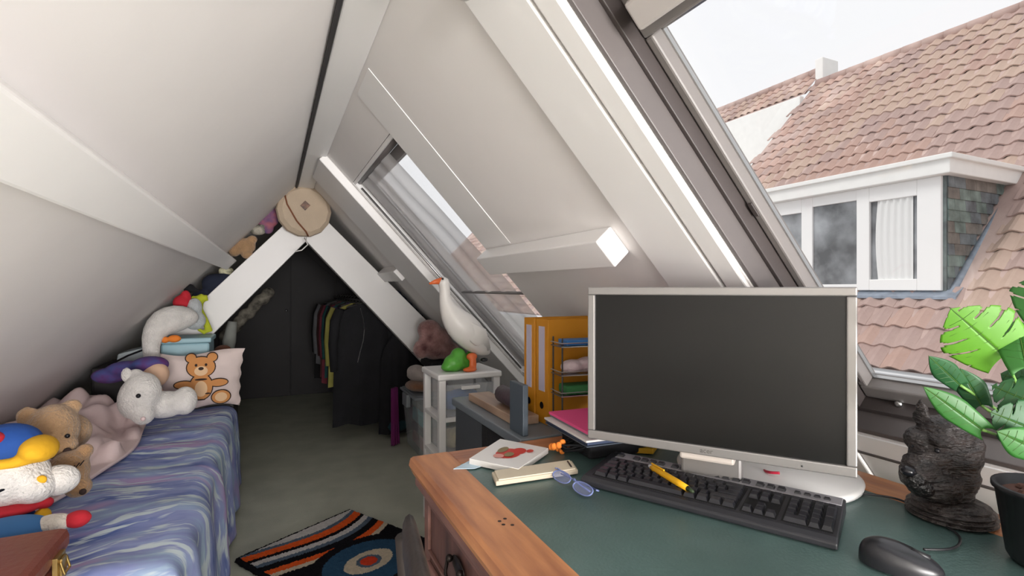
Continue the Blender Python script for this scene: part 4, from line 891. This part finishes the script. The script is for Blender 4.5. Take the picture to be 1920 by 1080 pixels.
def leaf(base, tip, wid, mt, facing=None, slits=4, cup=.12, lab=None):
    base = V(base); tip = V(tip); ax = (tip-base); Ln = ax.length; ax.normalize()
    vw = facing if facing is not None else (V((0, 0, CAMZ))-(base+tip)/2).normalized()
    nr = (vw-ax*vw.dot(ax)).normalized(); sd = ax.cross(nr)
    m = MB(); n = 44
    def prof(s):   # half width along s in 0..1, heart shaped
        return wid*(math.sin(math.pi*min(1, (s*.93+.10))**.72))**.85
    def pt(s, w): return base+ax*((s-.0)*Ln)+sd*w+nr*(-cup*abs(w)*abs(w)/max(wid, .01)*1.3-cup*.6*Ln*(s-.35)**2)
    NS, NQ = (110, 12) if slits else (28, 5)
    for sg in (-1, 1):
        def P3(i, j):
            sv = i/NS; w = prof(sv)*j/NQ; q = j/NQ
            return pt(sv+.20*q*q*(1-sv)*min(1, sv*6)-.13*q*q*max(0, 1-sv*5), sg*w)
        b = len(m.v); m.v += [tuple(P3(i, j)) for i in range(NS+1) for j in range(NQ+1)]
        for i in range(NS):
            for j in range(NQ):
                sv, q = (i+.5)/NS, (j+.5)/NQ
                if slits:
                    fr = (sv*(slits+.55)+.30+(.12 if sg > 0 else 0)) % 1; hw = .05+.10*max(0, q-.35)+(.25*max(0, (q-.88)/.12)**2)
                    if q > .35 and abs(fr-.5) < hw and .08 < sv < .9: continue
                a = b+i*(NQ+1)+j; m.f.append((a, a+1, a+NQ+2, a+NQ+1)); m.m.append(0)
    o = m.build('leaf', mt, t, True, solid=.0012, fix=False)
    v_ = MB(); v_.loft([pt(k/8, 0)+nr*.0006 for k in range(9)], [.0007]*8+[.0003], 6)
    for k in range(1, 6):
        for sg in (-1, 1): s = k/6.5; w = prof(s)*.75; v_.loft([pt(s, 0)+nr*.0008, pt(s+.16*(w/wid)*(1-s), sg*w)+nr*.001], [.0004, .0002], 5)
    v_.build('vein', M_vein, o)
    return base
def stem(end, k=0):
    s = pc+V((.012*math.sin(k*2.1), .012*math.cos(k*2.1), .10)); e = V(end); mdl = s+(e-s)*.55+V((0, 0, .03))
    m = MB(); m.loft(spline([s, s+(mdl-s)*.5+V((0, 0, .02)), mdl, e], 5), .0022, 6); m.build('stem', M_stem, t, True)
def W_(px, py, d): return at_d(px, py, d)
LV = [(W_(1884, 668, .735), W_(1782, 578, .735), .050, M_lb, 4), (W_(1800, 722, .76), W_(1742, 668, .74), .016, M_ld, 0), (W_(1842, 806, .72), W_(1730, 724, .74), .018, M_lm, 0),
      (W_(1840, 760, .76), W_(1800, 690, .76), .018, M_ld, 0), (W_(1925, 690, .70), W_(1905, 596, .74), .026, M_lm, 0), (W_(1945, 760, .70), W_(1858, 722, .74), .032, M_ld, 3),
      (W_(1950, 810, .70), W_(1856, 772, .72), .034, M_ld, 3), (W_(1960, 850, .68), W_(1868, 808, .70), .022, M_lm, 0), (W_(1990, 600, .74), W_(2010, 500, .74), .06, M_lm, 4), (W_(2010, 760, .7), W_(2080, 700, .7), .06, M_lb, 4), (W_(1930, 720, .78), W_(1875, 700, .80), .02, M_ld, 0)]
for k, (b_, tp, w_, mt_, sl) in enumerate(LV): leaf(b_, tp, w_, mt_, slits=sl); stem(b_, k)
# magazine, card, wood box, glasses
def quadslab(m, P4, h, mi=0):
    P4 = [V(p_) for p_ in P4]; return m.hexa(P4+[p_+V((0, 0, h)) for p_ in P4], mi)
Pm = [at_z(*p_, ZD+.002) for p_ in ((880, 870), (972, 890), (1028, 850), (938, 832))]
t = thing('magazine', 'white magazine with a red figure on its cover beside the binders', 'magazine', sum(Pm, V())/4)
m = MB(); quadslab(m, Pm, .012); m.build('pages', mat('paper', '#d9d6d2', .8), t)
m = MB(); quadslab(m, [p_+V((0, 0, .0122)) for p_ in Pm], .001); cv = m.build('cover', mat('white_glossy_paper', '#eceae8', .3), t)
def on(u, v, z=.0136): a_ = Pm[0].lerp(Pm[1], u); b_ = Pm[3].lerp(Pm[2], u); q_ = a_.lerp(b_, v); return q_+V((0, 0, z))
m = MB(); n = 18
for kk_, (cu0, cv0, ru, rv, mi) in enumerate(((.50, .46, .22, .22, 0), (.62, .62, .13, .15, 0), (.34, .55, .08, .14, 1), (.42, .28, .10, .08, 2), (.8, .7, .06, .07, 0), (.56, .40, .08, .1, 1))):
    pts = [on(cu0+ru*math.cos(2*math.pi*k/n), cv0+rv*math.sin(2*math.pi*k/n), .0140+.0004*kk_) for k in range(n)]; m.add(pts, [tuple(range(n))], mi)
m.build('cover_print', [mat('red_print', '#cf3f33', .4), mat('olive_print', '#8a7b55', .5), mat('pink_print', '#d99a90', .5)], cv, fix=False)
P_ = [at_z(*p_, ZD+.001) for p_ in ((850, 880), (885, 862), (925, 868), (890, 879))]
m = MB(); quadslab(m, P_, .0012); tag(m.build('paper_corner', mat('pale_blue_paper', '#c5dceb', .6), None), 'pale blue and white paper corner sticking out under the magazine', 'paper')
Pb = [at_z(*p_, ZD+.001) for p_ in ((930, 912), (1084, 889), (1072, 871), (922, 893))]
t = thing('pencil_box', 'long pale wooden pencil box on the desk in front of the magazine', 'pencil box', sum(Pb, V())/4)
M_pale = mat('pale_birch', '#cdc0aa', .6, var=.06, vscale=10, stretch=(1, 6, 6)); m = MB(); quadslab(m, Pb, .010); m.build('body', M_pale, t, bevel=.002)
m = MB(); ce = sum(Pb, V())/4; quadslab(m, [ce+(p_-ce)*.94+V((0, 0, .0102)) for p_ in Pb], .003); m.build('lid', mat('pale_birch_lid', '#d8ccb6', .55, var=.05, vscale=12), t, bevel=.001)
m = MB(); a_ = Pb[1].lerp(Pb[0], .07)+V((0, 0, .0135)); b_ = Pb[2].lerp(Pb[3], .07)+V((0, 0, .0135)); m.loft([a_.lerp(b_, .2), a_.lerp(b_, .8)], .002, 8); m.build('finger_groove', M_ch, t, True)
# glasses
g0 = at_z(1028, 893, ZD+.004); g1 = at_z(1105, 938, ZD+.004); gd = (g1-g0); gl = gd.length; gd.normalize(); gp_ = V((-gd.y, gd.x, 0)); gp_ = gp_ if gp_.y > 0 else -gp_
t = thing('reading_glasses', 'folded reading glasses with clear blue frames left of the keyboard', 'glasses', (g0+g1)/2)
M_bl = mat('clear_blue_plastic', '#7f8cc0', .2, alpha=.8)
lean = (V((0, 0, 1))*.62+gp_*.78).normalized()
for s0 in (.03, .54):
    ring = [g0+gd*(gl*(s0+.215))+gd*(.205*gl*math.cos(a_))+lean*(.014+.012*math.sin(a_)*(1.25-.25*abs(math.sin(a_)))) for a_ in [2*math.pi*k/20 for k in range(20)]]
    m = MB(); m.loft(ring, .0016, 6, closed=True, cap=False); f_ = m.build('frame', M_bl, t, True)
    m = MB(); m.add(ring, [tuple(range(20))]); m.build('lens', glass_mat('blue_lens', tint=(.72, .78, 1, 1), opacity=.3, ocol=(.42, .47, .75, 1)), f_, fix=False)
m = MB(); m.loft([g0+gd*(gl*.45)+lean*.02, g0+gd*(gl*.5)+lean*.024, g0+gd*(gl*.55)+lean*.02], .0015, 6); m.build('bridge', M_bl, t, True)
for s0, s1, k in ((.0, .85, .012), (.98, .1, .018)):
    m = MB(); m.loft([g0+gd*gl*s0+lean*.024, g0+gd*gl*s0+gp_*.010+lean*.02, g0+gd*gl*s1+gp_*(k+.006)+V((0, 0, .006))], .0018, 6); m.build('temple', M_bl, t, True)
# items behind keyboard / under monitor
q = at_z(1045, 842, ZD+.012)
t = thing('orange_hair_clip', 'orange flower shaped hair clip beside the cable tangle', 'hair clip', V((q.x, q.y, ZD)))
m = MB()
for k in range(7): a_ = k*.9; m.ball(q+V((.014*math.cos(a_), .014*math.sin(a_), .004*k-.006)), (.009, .007, .009), 8, 6)
m.build('petals', M_orange, t, True)
m = MB(); random.seed(5)
cc = at_z(1082, 846, ZD+.006)
P0 = [cc+V((.036*math.cos(k*.8)*(1+.3*math.sin(k*2.3)), .03*math.sin(k*.8)*(1+.3*math.cos(k*1.7)), .008+.016*(.5+.5*math.sin(k*1.3)))) for k in range(34)]
m.loft(spline(P0, 5), .0028, 6); tag(m.build('cable_tangle', mat('matt_black_rubber', '#161618', .75, spec=.2), None, True), 'tangle of black cables at the left foot of the monitor', 'cable')
P_ = [at_z(*p_, ZD+.001) for p_ in ((1120, 846), (1225, 852), (1240, 832), (1140, 822))]
m = MB(); quadslab(m, P_, .014); tag(m.build('yellow_folder', mat('yellow_card', '#dca71c', .6), None, bevel=.002), 'yellow folder lying flat below the monitor', 'folder')
m = MB(); m.loft(spline([at_z(1405, 868, ZD+.004), at_z(1425, 878, ZD+.006), at_z(1440, 885, ZD+.02), at_z(1462, 887, ZD+.024)], 5), .003, 8); tag(m.build('red_cable', mat('red_plastic', '#c22a44', .4), None, True), 'short red cable between keyboard and white monitor base', 'cable')
# ------------------------------------------------------------------ grey cabinet, binders, trays behind the desk
CX0, CX1, CY0, CY1 = .632, 1.17, 1.275, 1.87
M_cab = mat('dark_grey_laminate', '#45494e', .5, var=.05, vscale=5); M_cabt = mat('grey_laminate_top', '#6d747a', .35)
t = thing('grey_cabinet', 'dark grey low cabinet behind the desk holding the yellow binders', 'cabinet', (.9, 1.57, 0))
MB().box(CX0-.012, CX1, CY0, CY1+.008, ZD-.028, ZD).build('top', M_cabt, t, bevel=.004)
MB().box(CX0+.02, CX1-.01, CY0+.005, CY1, .03, ZD-.0285).build('body', M_cab, t, bevel=.003)
dr = MB().box(CX0, CX0+.0195, 1.60, CY1-.004, .06, ZD-.035).build('door', M_cab, t, bevel=.002)
MB().box(CX0-.012, CX0, 1.615, 1.627, .45, .62).build('handle', M_dark, dr, bevel=.003)
for k in range(3): MB().box(CX0, CX0+.0195, CY0+.006, 1.594, .50-.22*k+.0, .745-.0-.235*k).build('drawer', M_blk_c if k == 0 else M_cab, t, bevel=.002)
M_yb = mat('orange_yellow_board', '#c98618', .5, var=.05, vscale=5)
def binder(y, x, lab, rot=0):
    t = thing('ring_binder', lab, 'binder', (x, y, ZD+.001), rot, 'yellow ring binders behind the desk', W=False)
    m = MB(); w, d, h = .285, .072, .322
    m.box(0, .003, 0, d, 0, h); m.box(.003, w, 0, .0028, 0, h); m.box(.003, w, d-.0028, d, 0, h); m.build('cover', M_yb, t, bevel=.001)
    MB().box(.012, w-.03, .006, d-.006, .006, h-.012).build('paper_block', mat('paper', '#d9d6d2'), t)
    MB().box(-.0012, -.0001, .018, .054, .10, .30).build('spine_label', mat('lilac_label', '#b9b3c4', .6), t)
    m = MB(); m.lathe([(.011, -.0008), (.011, .0)], (0, 0, 0), 20); me = m.mesh('finger_hole'); me.transform(Matrix.Translation((-.0006, d/2, .055))@Matrix.Rotation(R(90), 4, 'Y')); me.materials.append(M_bk)
    o = bpy.data.objects.new('finger_hole', me); COL.objects.link(o); o.parent = t
    for z in (.012,): MB().box(-.0012, w, -.001, 0, z-.012, z-.009).build('edge_trim', M_steel, t)
binder(1.445, .752, 'yellow ring binder, the farther of the two behind the monitor')
binder(1.366, .757, 'yellow ring binder nearest the monitor with its front cover showing', R(1.5))
# wooden boards + rolled case on cabinet
m = MB().box(.66, .745, 1.40, 1.80, ZD+.001, ZD+.028); m2 = m.build('wooden_board', wood('light_brown_wood', '#8f7360', '#ad937c', (5, 1, 5)), None, bevel=.003); tag(m2, 'light brown wooden board lying on the grey cabinet', 'board')
m2.location.x = -.0; 
m = MB(); m.loft([(.74, 1.415, ZD+.062), (.72, 1.55, ZD+.062), (.74, 1.70, ZD+.06)], [(.03, .03), (.034, .033), (.025, .028)], 14); 
m = MB(); m.loft([(.705, 1.44, ZD+.060), (.705, 1.47, ZD+.06), (.71, 1.60, ZD+.06), (.71, 1.62, ZD+.058)], [.018, .030, .029, .018], 14); tag(m.build('rolled_case', mat('dark_aubergine_leather', '#41333a', .5, bump=.2), None, True), 'dark rolled leather case on the wooden board', 'case')
m = MB().box(.638, .655, 1.295, 1.385, ZD+.001, ZD+.145); t = tag(m.build('magazine_file', mat('slate_blue_card', '#414b54', .5), None, bevel=.002), 'slate blue slim upright box file on the cabinet corner left of the binders', 'file')
# letter tray with papers, in front of binders
q = at_z(1050, 815, ZD)
t = thing('letter_tray', 'wire letter tray stack with bags and papers left of the monitor', 'tray', (.86, 1.30, ZD))
TM = Matrix.Translation((.752, 1.292, 0))@Matrix.Rotation(R(-6), 4, 'Z')
def tray(z, mt):
    m = MB(); P4 = [TM@V(p_) for p_ in ((0, -.02, z), (.28, -.02, z), (.28, .055, z), (0, .055, z))]
    quadslab(m, P4, .003); 
    m.loft([P4[0]+V((0, 0, .012)), P4[1]+V((0, 0, .012))], .0018, 6); m.loft([P4[0]+V((0, 0, .012)), P4[3]+V((0, 0, .012))], .0018, 6)
    m.build('shelf', mt, t)
tray(.885, M_steel); tray(.945, M_steel); tray(1.028, M_steel)
m = MB()
for p_ in ((.005, -.015), (.005, .05), (.27, -.015), (.27, .05)): a_ = TM@V((p_[0], p_[1], 0)); m.loft([(a_.x, a_.y, ZD+.001), (a_.x, a_.y, 1.055)], .0025, 6)
m.build('wire_posts', M_dark, t)
def onT(name, lab, cat, mt, z0, z1, x0=.02, x1=.26, bev=.006):
    m = MB().box(x0, x1, -.014, .048, z0, z1, M=TM); tag(m.build(name, mt, None, bevel=bev), lab, cat)
onT('blue_envelope', 'blue folder on the top shelf of the letter tray', 'folder', mat('bright_blue_card', '#2f6fae', .5), 1.032, 1.048, bev=.002)
onT('green_pouch', 'green pouch on the lowest shelf of the letter tray', 'pouch', mat('green_cloth', '#2c6b3a', .8), .889, .915)
o = MB(); [o.ball(TM@V((.05+.05*k, .012, .968+.006*(k % 2))), (.04, .03, .022), 12, 8) for k in range(4)]
tag(o.build('plastic_bag', mat('translucent_bag', '#c2b0b4', .35, var=.2, vscale=25, bump=.6), None, True, remesh=.006), 'crumpled translucent bag on the middle shelf of the letter tray', 'bag')
o = MB()
stack = [('#3c4450', .003, 'dark grey folder at the bottom of the paper pile'), ('#27344f', .008, 'dark blue folder in the paper pile'), ('#c7c3c0', .005, 'white paper pad in the pile under the pink sheets'), ('#6b7076', .005, 'grey folder in the pile under the pink sheets'), ('#d6477f', .007, 'bright pink folder on top of the paper pile left of the monitor')]
z = ZD+.053
FM = Matrix.Translation((.682, 1.105, 0))@Matrix.Rotation(R(-4), 4, 'Z')
for k, (hx, h, lab) in enumerate(stack):
    j = .004*math.sin(k*2.4); m = MB().box(-.01+j-.012*(k < 3), .22, -.115+j, .115+j, z, z+h, M=FM)
    tag(m.build('paper_folder', mat('card_'+hx[1:], hx, .6), None, bevel=.001), lab, 'folder'); z += h+.0008
m = MB().box(.02, .2, -.055, .1, ZD+.001, ZD+.0525, M=FM); tag(m.build('black_case', M_blk_c, None, bevel=.006), 'black zipped case under the pile of folders', 'case')
